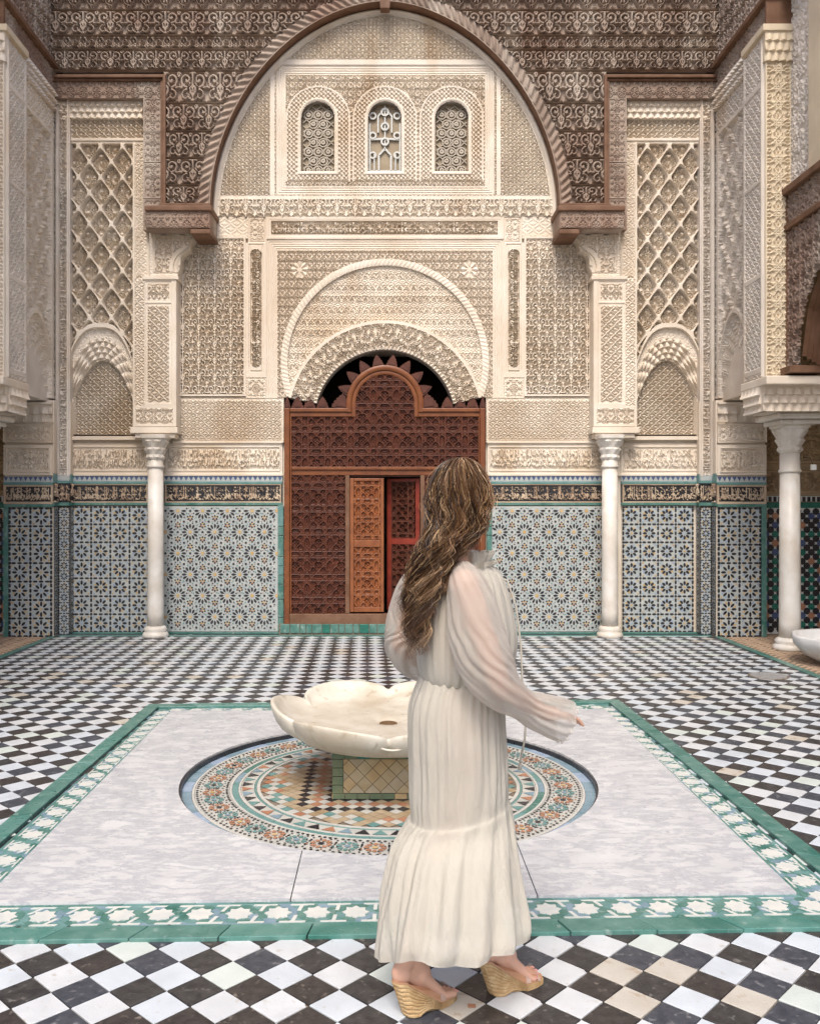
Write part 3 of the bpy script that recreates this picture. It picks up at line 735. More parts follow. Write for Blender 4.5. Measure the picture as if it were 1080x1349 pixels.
def wmap(Y): return lambda x, y, z: ((x-CX)*Y/F, Y-z, H-(y-CY)*Y/F)
YT = YB-.01
for (a, b, ox) in ((216, 366, 2), (648, 803, 10)): zell_hex(wmap(YT), a, b, 667, 832, 32.6, 'mosaic_panel', wall, off=(ox, 6))
for (a, b) in ((95, 196), (820, 913)): zell_square(wmap(YT), a, b, 667, 833, 23, 'mosaic_panel', wall)
def band(name, m_, a, b, y0, y1, Y=YB, pr=.018, parent=wall):
    g = G(); g.box(PX(a, Y), Y-pr, PZ(y1, Y), PX(b, Y), Y+.03, PZ(y0, Y)); return g.build(name, m_, parent, bevel=.003)
def triband(a, b, y0, y1, Y, parent, per=6.4):
    z = Zel(wmap(Y)); z.poly([(a, y0), (b, y0), (b, y1), (a, y1)], 0, .0); n = max(1, round((b-a)/per)); p = (b-a)/n
    for i in range(n): z.poly([(a+i*p+.3, y0), (a+(i+1)*p-.3, y0), (a+(i+.5)*p, y1-1)], 7, .004)
    z.g.build('triangle_frieze', ZM, parent, kind='stuff')
for (a, b) in ((92, 196), (216, 372), (642, 796), (818, 922)):
    band('green_border', M['green'], a, b, 662.2, 665.6); band('green_border', M['teal_pale'], a, b, 634.2, 637.6); triband(a, b, 627.5, 634, YB-.012, wall)
    band('green_border', M['green'], a-(2 if a < 500 else 0), b, 832.5, 835, pr=.03)
# door-side green tiles, each its own piece
def tile_box(name, x0, x1, y0, y1, Y, pr, mname, parent):
    g = G(); g.box(PX(x0+.4, Y), Y-pr, PZ(y1-.4, Y), PX(x1-.4, Y), Y+.03, PZ(y0+.4, Y)); return g.build(name, mname, parent, bevel=.003)
for xa, xb in ((366, 374), (640.5, 648)):
    y = 665.5; k = 0
    while y < 830:
        hgt = random.choice((12, 20, 28, 24)); y2 = min(y+hgt, 832)
        tile_box('green_tile', xa, xb, y, y2, YB, .03+random.uniform(0, .004), random.choice((M['green'], M['green'], M['green_dark'], M['teal_pale'])), wall); y = y2
x = 369
while x < 645:
    x2 = min(x+random.choice((8, 11, 13)), 645)
    tile_box('green_tile', x, x2, 822, 834.5, YB-.12, .0+random.uniform(0, .004), random.choice((M['green'], M['green'], M['green_dark'])), wall); x = x2
g = G(); g.box(PX(369), YB-.11, 0, PX(645), YB+.5, PZ(821)); g.build('threshold', M['grout'], wall)

# ================================================================== CORNERS AND SIDE WALLS
def side_wall(sgn):
    s = 'right' if sgn > 0 else 'left'
    w_ = thing('side_wall', (sgn*4.3, 10.2, 0), ('pier tinted gold as if sunlit and carved side wall on the right beside the corner niche' if sgn > 0 else 'carved side wall and pier cut by the left edge of the photograph'), 'wall')
    sx = lambda x: x*sgn
    def B(name, m_, x0, y0, z0, x1, y1, z1, bev=.006):
        g = G(); g.box(min(sx(x0), sx(x1)), y0, z0, max(sx(x0), sx(x1)), y1, z1); return g.build(name, m_, w_, bevel=bev)
    BX = lambda name, m_, Xp, a, b, c, d_, h, **k: relief_x(name, m_, Xp*sgn, a, b, c, d_, h, w_, sgn=-sgn, **k)
    B('masonry', M['stucco_grey'], 4.10, 9.9, 2.86, 4.6, 11.1, 6.66)
    # lattice niche in the side wall
    def hn(y, z):
        c = 10.42; lat = (np.abs(y-c) < .45) & (z < 6.10)
        zl = 3.86-.42*(np.abs(y-c)/.42)**2; zi = 3.45-.5*(np.abs(y-c)/.4)**1.4
        f = np.cos(2*np.pi*(y-c)/.30)+np.cos(2*np.pi*z/.40); rib = np.clip(1-np.abs(f)/.34, 0, 1)
        h = np.where(lat & (z > zl), -.02+.045*samp(TF, (y-c)/.15, z/.14)+.05*sm(rib, 0, .6), .07)
        qq = np.clip((zl-z)/np.maximum(zl-zi, .05), 0, 1)
        ni = lat & (z <= zl)
        h = np.where(ni, np.where(z > zi, .02-.02*qq+teeth(y, qq*.5, .09, .08, .05), -.02+.02*samp(TC, y/.1, z/.1)), h)
        h = np.where(lat & (np.abs(z-zl) < .03), .08, h)
        h = np.where((~lat) & (z < 6.45) & (z > 6.15), .05+.02*samp(TC, y/.12, z/.12), h)
        h = np.where((~lat) & (z <= 6.10) & (np.abs(np.abs(y-c)-.5) > .03), .05+.018*samp(TC, y/.1, z/.11), h)
        return h
    BX('lattice_niche_panel', M['stucco_grey'] if sgn > 0 else M['stucco'], 4.12, 9.9, 11.0, 2.9, 6.47, hn, skirt=.02, pitch=.0105)
    BX('stalactite_cornice', M['stucco_grey'], 4.06, 9.5, 11.05, 6.42, 6.66, lambda y, z: .02+.02*(z-6.42)/.24+teeth(y, 6.66-z, .085, .08, .06), skirt=.05, pitch=.0095)
    # cedar band, moulding and planks above
    BX('carved_plank', M['wood_grey'], 4.05, 9.38, 11.05, 6.665, 6.90, lambda y, z: .005+.02*samp(TF, y/.16, z/.2), skirt=.06, pitch=.012)
    B('cedar_moulding', M['wood_brown'], 3.97, 9.34, 6.905, 4.2, 11.05, 6.95)
    B('cedar_moulding', M['wood_brown'], 4.00, 9.36, 6.952, 4.2, 11.05, 7.0)
    zz = 7.0
    for k, hgt in enumerate((.27, .17, .32, .3)):
        BX('plank', M['wood_grey'], 4.09, 9.3, 10.95, zz, zz+hgt, (lambda z0, hh: lambda y, z: np.where(np.minimum(z-z0, z0+hh-z) < .012, -.01, .006+.036*samp(TS, y/.33, (z-z0)/hh)))(zz, hgt), skirt=.03, pitch=.012); zz += hgt
    B('unseen_upper_wall', M['wood_grey'], 4.12, 3.0, 7.0, 4.5, 11.1, 9.6, 0)  # unseen wall run on towards the camera for the light
    # pier
    B('pier_core', M['stucco_pale_lit'], 3.985, 9.41, 2.93, 4.26, 9.90, 6.60)
    PM = M['stucco_warm_lit'] if sgn > 0 else M['stucco']
    o = gridmesh('pier_face', PM, np.linspace(3.985, 4.26, 34), np.linspace(2.93, 6.45, 420), lambda x_, z: np.where(np.abs(x_-4.122) > .115, .022, .006+.02*samp(TP, (x_-4.122)/.19+.5, z/.19)), lambda a, b, h: (a*sgn, 9.405-h, b), w_, skirt=.0)
    o = gridmesh('pier_capital', PM, np.linspace(3.97, 4.275, 40), np.linspace(6.25, 6.55, 36), lambda x_, z: .02+.03*(z-6.25)/.3+teeth(x_, 6.55-z, .075, .1, .04), lambda a, b, h: (a*sgn, 9.40-h, b), w_, skirt=.06)
    B('pier_cap', M['stucco_warm_lit'], 3.94, 9.33, 6.55, 4.30, 9.92, 6.62)
    B('beam_end', M['wood_brown'], 3.99, 9.37, 6.63, 4.28, 9.42, 6.90)
    BX('pier_side_panel', M['stucco_grey'], 3.975, 9.42, 9.89, 2.95, 6.5, lambda y, z: np.where((np.abs(y-9.65) > .2) | (np.abs((z % 1.0)-.02) < .03), .02, .002+.014*samp(TC, y/.1, z/.11)), skirt=.01, pitch=.0105)
    # wall nearer the camera: carved strip, smooth plaster, cedar fascia with arch
    BX('carved_panel', M['stucco_grey'], 4.27, 8.9, 9.4, 4.93, 9.3, lambda y, z: .004+.022*samp(TV, y/.5, z/.5), skirt=.01, pitch=.011)
    B('plaster_wall', M['stucco_warm_lit'] if sgn > 0 else M['stucco'], 4.285, 3.0, 4.93, 4.6, 9.398, 9.6, 0)
    B('plaster_strip', M['stucco_warm_lit'] if sgn > 0 else M['stucco'], 4.22, 3.0, 4.95, 4.284, 8.93, 9.6, 0)
    B('cedar_moulding', M['wood_brown'], 4.16, 3.0, 4.84, 4.3, 9.40, 4.91); B('cedar_moulding', M['wood_brown'], 4.18, 3.0, 4.47, 4.3, 9.40, 4.53)
    arc_z = lambda y: 3.12+1.15*np.sqrt(np.clip(1-((y-7.6)/1.55)**2, 0, 1))
    BX('carved_fascia', M['wood_grey'], 4.25, 6.0, 9.38, 3.03, 4.84, lambda y, z: .005+.035*samp(TS, y/.28, z/.28), skirt=0, pitch=.014, mask=lambda y, z: (z > arc_z(y)) | (y > 9.16))
    g = G()
    for k in range(7):
        for j in range(24):
            y0, y1 = 6.05+3.1*j/24, 6.05+3.1*(j+1)/24
            z0, z1 = float(arc_z(y0))+.02*k*0, float(arc_z(y1)); o_ = k*.03
            a = [(sx(4.26+k*.05), y0, z0-o_), (sx(4.26+k*.05), y1, z1-o_), (sx(4.31+k*.05), y1, z1-o_), (sx(4.31+k*.05), y0, z0-o_), (sx(4.31+k*.05), y1, z1-o_-.03), (sx(4.31+k*.05), y0, z0-o_-.03)]
            g.add(a, [(0, 1, 2, 3), (3, 2, 4, 5)])
    g.build('stepped_arch', M['wood_brown'], w_)
    B('fascia_edge', M['wood_brown'], 4.20, 9.375, 3.03, 4.3, 9.405, 4.84)
    B('fascia_moulding', M['wood_brown'], 4.14, 9.16, 2.955, 4.5, 9.42, 3.03)
    # impost block with stalactites over the side column
    B('impost_slab', M['stucco'], 3.92, 9.20, 2.84, 4.95, 9.88, 2.93, .012)
    g = gridmesh('impost_stalactites', M['stucco'], np.linspace(3.95, 4.93, 110), np.linspace(2.58, 2.84, 34), lambda x_, z: .02+.05*(z-2.58)/.26+teeth(x_, 2.84-z, .095, .09, .05), lambda a, b, h: (a*sgn, 9.40-h, b), w_, skirt=.06)
    BX('impost_side', M['stucco'], 3.99, 9.40, 9.85, 2.58, 2.84, lambda y, z: .02+.05*(z-2.58)/.26+teeth(y, 2.84-z, .095, .09, .05), skirt=.03)
    B('impost_core', M['stucco'], 4.0, 9.42, 2.58, 4.9, 9.85, 2.83)
    # front-facing corner block below the niche
    Y2 = 10.85; xa = 4.02; xb = 4.615
    B('corner_block', M['stucco'], xa, Y2+.02, 0, xb, 11.1, 2.87)
    pa = CX+F*xa/Y2; pb = CX+F*xb/Y2
    mpm = lambda a, b, h: (((a-CX)*Y2/F)*sgn, Y2-h, H-(b-CY)*Y2/F)
    def RR(name, m_, y0, y1, h, **k):
        return gridmesh(name, m_, np.linspace(pa, pb, int((pb-pa)/.75)), np.linspace(y0, y1, int((y1-y0)/.75)), h, mpm, w_, **k)
    RR('stalactite_band', M['stucco'], 530, 556, lambda u, v: np.where(v < 533, .05, np.where((v > 545) & (np.abs(((u-pa)/12.5) % 1-.5) < .38), -.01, .012+teeth(u, v-533, 12.5, 12, .035))))
    RR('carved_band', M['stucco'], 559, 583, lambda u, v: frame(u, v, pa, 559, pb, 583, 3, .03, .006+.02*samp(TF, u/14, v/14)))
    RR('inscription_band', M['stucco'], 586, 626, (lambda T: lambda u, v: (lambda inn, t: np.where(inn > 0, .034*t, np.where(inn > -1.6, .03, .012)))(rectd(u, v, pa+5, 591, pb-5, 621), samp(T, (sgn*u)/34, np.clip(1-(v-591)/30, .001, .999))))(TI[1 if sgn > 0 else 0]))
    RR('glazed_inscription_band', [M['black'], M['cream_rel']], 639, 664, (lambda T: lambda u, v: (lambda inn, t: np.where(inn > 0, .020*t, .012))(rectd(u, v, pa+3, 641, pb-3, 661), samp(T, (sgn*u)/23, np.clip(1-(v-641)/20, .001, .999))))(TI[3]), midx=lambda a, b, h: (h > .011).astype(int))
    mz = lambda x, y, z: (((x-CX)*Y2/F)*sgn, Y2-.006-z, H-(y-CY)*Y2/F)
    zell_square(mz, pa+1, pb-7, 669, 839, 23.5, 'mosaic_panel', w_)
    def Bp(name, m_, x0, x1, y0, y1, pr): return B(name, m_, (x0-CX)*Y2/F, Y2-pr, H-(y1-CY)*Y2/F, (x1-CX)*Y2/F, Y2+.03, H-(y0-CY)*Y2/F, .003)
    Bp('green_border', M['green'], pa, pb, 664.2, 668, .02); Bp('green_border', M['teal_pale'], pa, pb, 635.2, 638.7, .02); Bp('green_border', M['green'], pb-6.5, pb, 668, 839, .022)
    z = Zel(mz); z.poly([(pa, 628), (pb, 628), (pb, 635), (pa, 635)], 0, 0); n = 10; p = (pb-pa)/n
    for i in range(n): z.poly([(pa+i*p+.3, 628), (pa+(i+1)*p-.3, 628), (pa+(i+.5)*p, 634)], 7, .004)
    z.g.build('triangle_frieze', ZM, w_, kind='stuff')
    # return faces (planes X = const) of the little corner steps, tiled
    for (Xp, ya, yb) in ((4.012, 10.86, 11.0), (3.86, 11.0, 11.1)):
        zell_square(lambda x, y, z, Xp=Xp: ((Xp-z)*sgn, x, y), ya, yb, .02, 1.58, .25 if yb-ya > .2 else .14, 'mosaic_return', w_, mis=ZM)
        B('green_border', M['green'], Xp-.004, ya, 1.585, Xp+.01, yb, 1.625, 0)
        B('stucco_return', M['stucco'], Xp-.002, ya, 1.98, Xp+.01, yb, 2.87, 0)
        BX('glazed_inscription_band', [M['black'], M['cream_rel']], Xp, ya, yb, 1.63, 1.86, lambda y, z: .02*samp(TI[2], y/.22, z/.24), skirt=0, midx=black_idx)
        B('teal_border', M['teal_pale'], Xp-.003, ya, 1.865, Xp+.01, yb, 1.975, 0)
    zell_square(lambda x, y, z: (((x-CX)*10.99/F)*sgn, 10.985-z, H-(y-CY)*10.99/F), CX+3.865*F/10.99, CX+4.0*F/10.99, 668, 836, 13.5, 'mosaic_panel', w_)
    gridmesh('glazed_inscription_band', [M['black'], M['cream_rel']], np.linspace(3.865, 4.01, 24), np.linspace(1.63, 1.86, 36), lambda x_, z_: .02*samp(TI[1], x_/.22*sgn, (z_-1.63)/.23), lambda a, b, h: (a*sgn, 10.985-h, b), w_, skirt=.02, midx=black_idx)
    B('green_border', M['teal_pale'], 3.865, 10.97, 1.865, 4.01, 11.0, 1.895, 0); B('frieze_border', M['tile_bluewhite'], 3.865, 10.975, 1.897, 4.01, 11.0, 1.96, 0); B('green_border', M['green'], 3.865, 10.97, 1.59, 4.01, 11.0, 1.628, 0)
    # aisle behind the column
    B('aisle_wall', M['stucco_shaded'], 4.6, 11.12, 0, 7.2, 11.4, 5.0, 0)
    g = gridmesh('carved_panel', M['stucco_shaded'], np.linspace(4.63, 6.4, 150), np.linspace(2.05, 3.6, 150), lambda x_, z: np.where(np.abs(z-2.13) < .02, .04, np.where(z < 2.13, .008+.0*z, .005+.03*samp(TS, x_/.24, z/.24))), lambda a, b, h: (a*sgn, 11.11-h, b), w_, skirt=.01)
    g = gridmesh('inscription_band', M['stucco_shaded'], np.linspace(4.63, 6.4, 190), np.linspace(1.72, 2.05, 40), lambda x_, z: np.where(np.abs(z-1.885) > .14, .03, .035*samp(TI[2], x_/.30*sgn, (z-1.745)/.28)), lambda a, b, h: (a*sgn, 11.11-h, b), w_, skirt=.01)
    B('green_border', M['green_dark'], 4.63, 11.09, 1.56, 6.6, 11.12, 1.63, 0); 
    z = Zel(lambda x, y, zz: (x*sgn, 11.1-zz, y)); z.poly([(4.63, 1.64), (6.6, 1.64), (6.6, 1.71), (4.63, 1.71)], 6, 0)
    for i in range(32): z.poly([(4.63+i*.06, 1.64), (4.67+i*.06, 1.64), (4.67+i*.06, 1.70), (4.63+i*.06, 1.70)], 1, .004)
    z.g.build('merlon_frieze', ZM, w_, kind='stuff')
    z = Zel(lambda x, y, zz: (x*sgn, 11.09-zz, y)); z.poly([(4.63, 0), (6.6, 0), (6.6, 1.56), (4.63, 1.56)], 6, 0); q = random.Random(9)
    p = .112
    for j in range(14):
        for i in range(18):
            for (dx, dy, mi) in ((0, 0, 1), (.5, .5, q.choice((5, 5, 7, 7, 1, 4)))):
                x, y = 4.66+(i+dx)*p, .06+(j+dy)*p
                if x < 6.55 and y < 1.54: z.star(x, y, .40*p, .40*p, 4 if dx == 0 else 4, mi)
    z.g.build('mosaic_panel', ZM, w_, kind='stuff')
    B('aisle_outer_wall', M['stucco_shaded'], 6.6, 3.0, 0, 6.9, 11.1, 5.0, 0)
    B('aisle_shade_slab', M['wood_brown'], 4.4, 3.0, 4.95, 6.9, 11.1, 5.1, 0)  # unseen slab added to keep the aisle shady
    return w_
side_wall(1); side_wall(-1)

# ================================================================== COLUMNS
def column(X, Y, r, ztop, label, zb=0.0, group='marble columns round the courtyard', cap=.30, neck=.10):
    c = thing('marble_column', (X, Y, zb), label, 'column', group)
    g = G(); g.lathe([(r*1.55, zb), (r*1.6, zb+.035), (r*1.45, zb+.06), (r*1.3, zb+.075), (r*1.42, zb+.10), (r*1.25, zb+.125), (r*1.05, zb+.14)], X, Y, 28); g.build('base', M['marble_col'], c)
    g = G(); zs = ztop-cap
    g.lathe([(r*1.02, zb+.14), (r*1.0, zb+.3), (r*.98, zb+(zs-neck)*.5), (r*.93, zs-neck)], X, Y, 28); g.build('shaft', M['marble_col'], c)
    g = G(); g.lathe([(r*.93, zs-neck), (r*1.08, zs-neck+.012), (r*1.08, zs-neck+.028), (r*.95, zs-neck+.04), (r*.93, zs)], X, Y, 28); g.build('astragal', M['marble_col'], c)
    g = G(); n = 36; prof = [(.95, 0, 0), (1.15, .10, .1), (1.05, .22, .0), (1.3, .42, .1), (1.22, .50, .2), (1.55, .74, .5), (1.5, .80, .8), (1.66, .86, 1), (1.66, 1, 1)]
    vs = []; fs = []
    for k, (rr, zz, sq) in enumerate(prof):
        for i in range(n):
            a = 2*math.pi*i/n; q = 1/max(abs(math.cos(a)), abs(math.sin(a))); q = 1+(q-1)*sq*.62
            lobes = 1+(.07*math.cos(a*8+(k % 2)*math.pi) if k in (1, 3, 5) else 0)
            vs.append((X+r*rr*q*lobes*math.cos(a), Y+r*rr*q*lobes*math.sin(a), zs+cap*zz))
    for j in range(len(prof)-1):
        for i in range(n): fs.append((j*n+i, j*n+(i+1) % n, (j+1)*n+(i+1) % n, (j+1)*n+i))
    fs += [tuple(range(n-1, -1, -1)), tuple(range((len(prof)-1)*n, len(prof)*n))]; g.add(vs, fs, 0, False)
    g.build('capital', M['marble_col'], c, bevel=.004); return c
XC = 298*10.82/F
column(-302*10.82/F, 10.82, .098, 2.44, 'slim marble column in the back wall left of the carved door')
column(296*10.82/F, 10.82, .098, 2.44, 'slim marble column in the back wall right of the carved door')
def side_column(sgn, label):
    c = column(4.46*sgn, 9.87, .112, 2.50, label, cap=.33, neck=.22); X = 4.46*sgn
    g = G(); g.lathe([(.20, 2.50), (.27, 2.535), (.285, 2.575), (.285, 2.583)], X, 9.80, 4, sm=False)
    g = G(); g.box(X-.29, 9.50, 2.52, X+.29, 10.1, 2.578); g.box(X-.22, 9.6, 2.47, X+.22, 10.05, 2.519); g.build('abacus', M['marble_col'], c, bevel=.015); return c
side_column(1, 'thicker free-standing marble column at the right edge, before the dark green tiles')
side_column(-1, 'free-standing marble column beyond the left edge, only its top block near the frame')
t = thing('sensor_tag', (4.74, 9.75, 2.0), 'tiny white tag hanging beside the neck of the right-hand column', 'tag')
g = G(); g.box(4.60, 9.66, 1.975, 4.655, 9.69, 2.035); g.build('case', M['tile_white'], t, bevel=.004)
g = G(); g.tube([(4.575, 9.80, 2.115), (4.60, 9.70, 2.11), (4.625, 9.675, 2.035)], .004); g.build('cord', M['dark'], t)
t.location = (4.62, 9.67, 1.97)
for ch in t.children: ch.matrix_parent_inverse = Matrix.Translation(-Vector(t.location))

# ================================================================== THE DOOR
YD = YB-.03
door = thing('carved_door', (0, YD, .13), 'tall red-brown cedar door screen with carved star panels, rounded head and pointed crest', 'door')
dx = lambda p: (p-CX)*YD/F
dz = lambda p: H-(p-CY)*YD/F
def dbox(g, x0, y0, x1, y1, ya, yb, mi=0): g.box(dx(x0), ya, dz(y1), dx(x1), yb, dz(y0), mi)
def strap(u, v, p, w_, cx=507, cy=580):
    """eight-fold strapwork with fine grilles inside the stars"""
    x, y = (u-cx)/p, (v-cy)/p
    def near(t, a): f = (t-a+.5) % 1-.5; return np.abs(f)
    d = np.minimum.reduce([near(x+y, .22)/1.414, near(x+y, -.22)/1.414, near(x-y, .22)/1.414, near(x-y, -.22)/1.414, near(x, .36), near(x, -.36), near(y, .36), near(y, -.36)])
    hh = .012+.022*sm(w_/p-d, -.012, .02)
    fx, fy = (x+.5) % 1-.5, (y+.5) % 1-.5
    rr = np.hypot(fx, fy)
    fine = .006+.012*((np.abs(((u+v)/4.2) % 1-.5) < .22) | (np.abs(((u-v)/4.2) % 1-.5) < .22))
    hh = np.where(rr < .15, fine, hh)
    groove = .008*(np.abs(d*p-w_*.0) < .5)
    ctr = (d*p > w_+1.2) & (rr > .15)
    return (hh-.01)*1.9+np.where(ctr, .016*sm(d*p-w_-1.2, 0, 1.5), 0)-groove
def drel(name, m_, x0, y0, x1, y1, h, **k): return relief(name, m_, x0, y0, x1, y1, h, door, Y=YD, **k)
hump = lambda u, v, r: (np.hypot(u-507, v-532) < r) | ((np.abs(u-507) < r) & (v >= 532))
drel('carved_panel', M['door_carved'], 384, 494, 630, 615, lambda u, v: strap(u, v, 30, 1.7), mask=lambda u, v: (v > 549) | hump(u, v, 39), skirt=0, pitch=.7)
for (a, b) in ((384, 455), (559, 630)): drel('carved_panel', M['door_carved'], a, 626, b, 808, lambda u, v: strap(u, v, 30, 1.7, 419.5, 655), pitch=.7)
for (a, b, c, d_, m_) in ((466.5, 501, 634, 711, 'door_light'), (466.5, 501, 721, 799, 'door_light')):
    drel('grille_panel', M[m_], a, c, b, d_, lambda u, v: strap(u, v, 24, 1.5, 484, 672)-.008, pitch=.7)
g = G()
dbox(g, 375, 538, 382, 822, YD-.06, YD+.05); dbox(g, 631.5, 538, 638.5, 822, YD-.06, YD+.05)
dbox(g, 382.2, 538, 459, 543, YD-.055, YD+.05); dbox(g, 555, 538, 631.3, 543, YD-.055, YD+.05)
g.build('frame', M['door_frame'], door, bevel=.008)
g = G()
dbox(g, 382.2, 543.2, 463, 549, YD-.035, YD+.05); dbox(g, 551, 543.2, 631.3, 549, YD-.035, YD+.05)
dbox(g, 382.2, 549.2, 384.4, 808, YD-.035, YD+.05); dbox(g, 629.6, 549.2, 631.3, 808, YD-.035, YD+.05)
dbox(g, 384.5, 615, 629.5, 619, YD-.045, YD+.05); dbox(g, 384.5, 619.2, 629.5, 626, YD-.025, YD+.05)
g.build('inner_frame', M['door_frame'], door, bevel=.005)
g = G(); dbox(g, 455, 626.2, 460.5, 808, YD-.04, YD+.05); dbox(g, 553.5, 626.2, 559, 808, YD-.04, YD+.05); dbox(g, 382.3, 808.2, 631.3, 822, YD-.07, YD+.05)
g.build('dark_frame', M['wood_brown'], door, bevel=.006)
for (r0, r1, pr) in ((44, 50.5, .055), (38.5, 43.8, .035)):
    def mp(a, b, h):
        t = (a-.5)*2; ang = np.clip(t, -1, 1)*math.pi/2*1.0
        return None
    ys = np.linspace(0, 1, 60)
    def mp(a, b, h, r0=r0):
        # a: 0..1 along: foot, half circle, foot
        L1 = 9/ (9*2+math.pi*45); ang = (np.clip((a-L1)/(1-2*L1), 0, 1))*math.pi
        x = 507-b*np.cos(ang); y = 532-b*np.sin(ang); y = y+np.where(a < L1, (L1-a)/L1*(11 if r0 > 40 else 17), 0)+np.where(a > 1-L1, (a-1+L1)/L1*(11 if r0 > 40 else 17), 0)
        return (x-CX)*YD/F, YD-h, H-(y-CY)*YD/F
    gridmesh('rounded_frame', M['door_frame'], np.linspace(0, 1, 70), np.linspace(r0, r1, 6), lambda a, b, r0=r0, r1=r1, pr=pr: pr*(.85+.15*np.sin((b-r0)/(r1-r0)*math.pi)), mp, door, smooth=False, skirt=.05)
g = G(); dbox(g, 376, 540, 460, 822, YD+.02, YD+.055); dbox(g, 554, 540, 638, 822, YD+.02, YD+.055); dbox(g, 460, 540, 554, 628, YD+.02, YD+.055)
pts = [(dx(507-45*math.cos(math.pi*i/20)), dz(532-45*math.sin(math.pi*i/20))) for i in range(21)]+[(dx(552), dz(541)), (dx(462), dz(541))]
g.prism(pts, YD+.018, YD+.057); g.build('backboard', M['door_carved'], door)
# crest of stepped merlons
def merlon(cx, cy, ang, w_=15, hh=16, dark=0):
    P = [(-w_/2, 0), (-w_/2, hh*.24), (-w_*.42, hh*.26), (-w_*.42, hh*.46), (-w_*.32, hh*.48), (-w_*.30, hh*.66), (-w_*.2, hh*.68), (-w_*.17, hh*.84), (-w_*.08, hh*.86), (0, hh)]; P = P+[(-x, y) for x, y in P[-2::-1]]
    c, s_ = math.cos(R(ang)), math.sin(R(ang)); g = G()
    g.prism([(dx(cx+(x*c+y*s_)), dz(cy-(y*c-x*s_))) for x, y in P][::-1], YD-.02, YD+.01)
    g.prism([(dx(cx+(x*.62*c+(y*.62+hh*.12)*s_)), dz(cy-((y*.62+hh*.12)*c-x*.62*s_))) for x, y in P][::-1], YD-.03, YD-.021)
    return g.build('crest_merlon', M['door_carved'], door)
for x in (378.5, 392, 408, 425): merlon(x, 538, 0, 15 if x > 380 else 8); merlon(1014-x, 538, 0, 15 if x > 380 else 8)
for s_ in (-1, 1): merlon(507+s_*58-0, 538, -s_*8, 24, 20)
for a in (-73, -55, -37, -19, -1, 17, 35, 53, 71)[0:0]: pass
for a in (-70, -50, -30, -10, 10, 30, 50, 70): merlon(507+50*math.sin(R(a)), 532-50*math.cos(R(a)), a, 14, 16)
# little door leaves inside the screen
g = G(); yl = YD-.03
for (a, b, c, d_) in ((461, 630, 466.2, 806), (501.2, 630, 505.5, 806), (466.4, 630, 501, 633.6), (466.4, 711.4, 501, 720.6), (466.4, 799.4, 501, 806)): dbox(g, a, b, c, d_, yl, YD+.05)
lf = g.build('door_leaf', M['door_light'], door, bevel=.004)
# right leaf, opened inwards
g = G(); lx0, lx1 = 509.5, 553
def leafpt(px, off=0):           # leaf swung 18 degrees into the passage, hinged at the right
    t = (lx1-px)*YD/F; return dx(lx1)-t*math.cos(R(20)), YD+.09+t*math.sin(R(20))-off
def lbox(g, x0, y0, x1, y1, pr, mi=0):
    a, b = leafpt(x0, pr), leafpt(x1, pr); c, d_ = leafpt(x1, -.02), leafpt(x0, -.02); z0, z1 = dz(y1), dz(y0)
    g.add([(a[0], a[1], z0), (b[0], b[1], z0), (c[0], c[1], z0), (d_[0], d_[1], z0), (a[0], a[1], z1), (b[0], b[1], z1), (c[0], c[1], z1), (d_[0], d_[1], z1)], [(0, 3, 2, 1), (4, 5, 6, 7), (0, 1, 5, 4), (1, 2, 6, 5), (2, 3, 7, 6), (3, 0, 4, 7)], mi)
for (a, b, c, d_) in ((507, 630, 514, 806), (547, 630, 553, 806), (514, 630, 547, 634), (514, 709, 547, 718), (514, 799, 547, 806)): lbox(g, a, b, c, d_, .03)
rl = g.build('door_leaf', M['door_red'], door, bevel=.004); rl['label'] = 'darker red leaf standing open into the passage'
for (c0, c1) in ((634, 709), (718, 799)):
    def mp(a, b, h):
        t = (lx1-a)*YD/F; return dx(lx1)-t*math.cos(R(20))-h*math.sin(R(20)), YD+.09+t*math.sin(R(20))-h*math.cos(R(20)), dz(b)
    gridmesh('grille_panel', M['door_carved'], np.linspace(514, 547, 48), np.linspace(c0, c1, 110), lambda u, v: strap(u, v, 23, 1.4, 530, 672)-.01, mp, door, skirt=0)
# ================================================================== THE FLOOR
floor = structure('floor')
g = G(); g.slab([(-60, -20), (60, -20), (60, 60), (-60, 60)], -.6, -.25); g.build('ground', M['grout'], None, kind='structure')
g = G()
for (a, b, c, d_) in ((-4.06, -1, 4.06, 3.45), (-4.06, 7.1, 4.06, 10.98), (-4.06, 3.45, -1.75, 7.1), (1.8, 3.45, 4.06, 7.1)): g.slab([(a, b), (c, b), (c, d_), (a, d_)], -.029, -.008)
g.build('mortar_bed', M['grout'], floor)
PF = [FL(-190, 1248), FL(1205, 1226), FL(814, 924), FL(196, 930)]       # outer corners of the panel: front-left, front-right, back-right, back-left
MI = [(-1.615, 3.569), (1.687, 3.673), (1.712, 6.967), (-1.647, 6.916)]  # marble corners
def inq(p, q, e=0):
    for i in range(4):
        a, b = q[i], q[(i+1) % 4]
        if (b[0]-a[0])*(p[1]-a[1])-(b[1]-a[1])*(p[0]-a[0]) < -e: return False
    return True
dg = .189; th = R(1.15); ox, oy = -.152, 3.053; hs = dg/2
ca, sa = math.cos(th), math.sin(th)
def tl(i, j, ins=.0022):   # tile centre on the diagonal lattice
    x, y = (i)*hs, (j)*hs
    return x, y
tiles = []
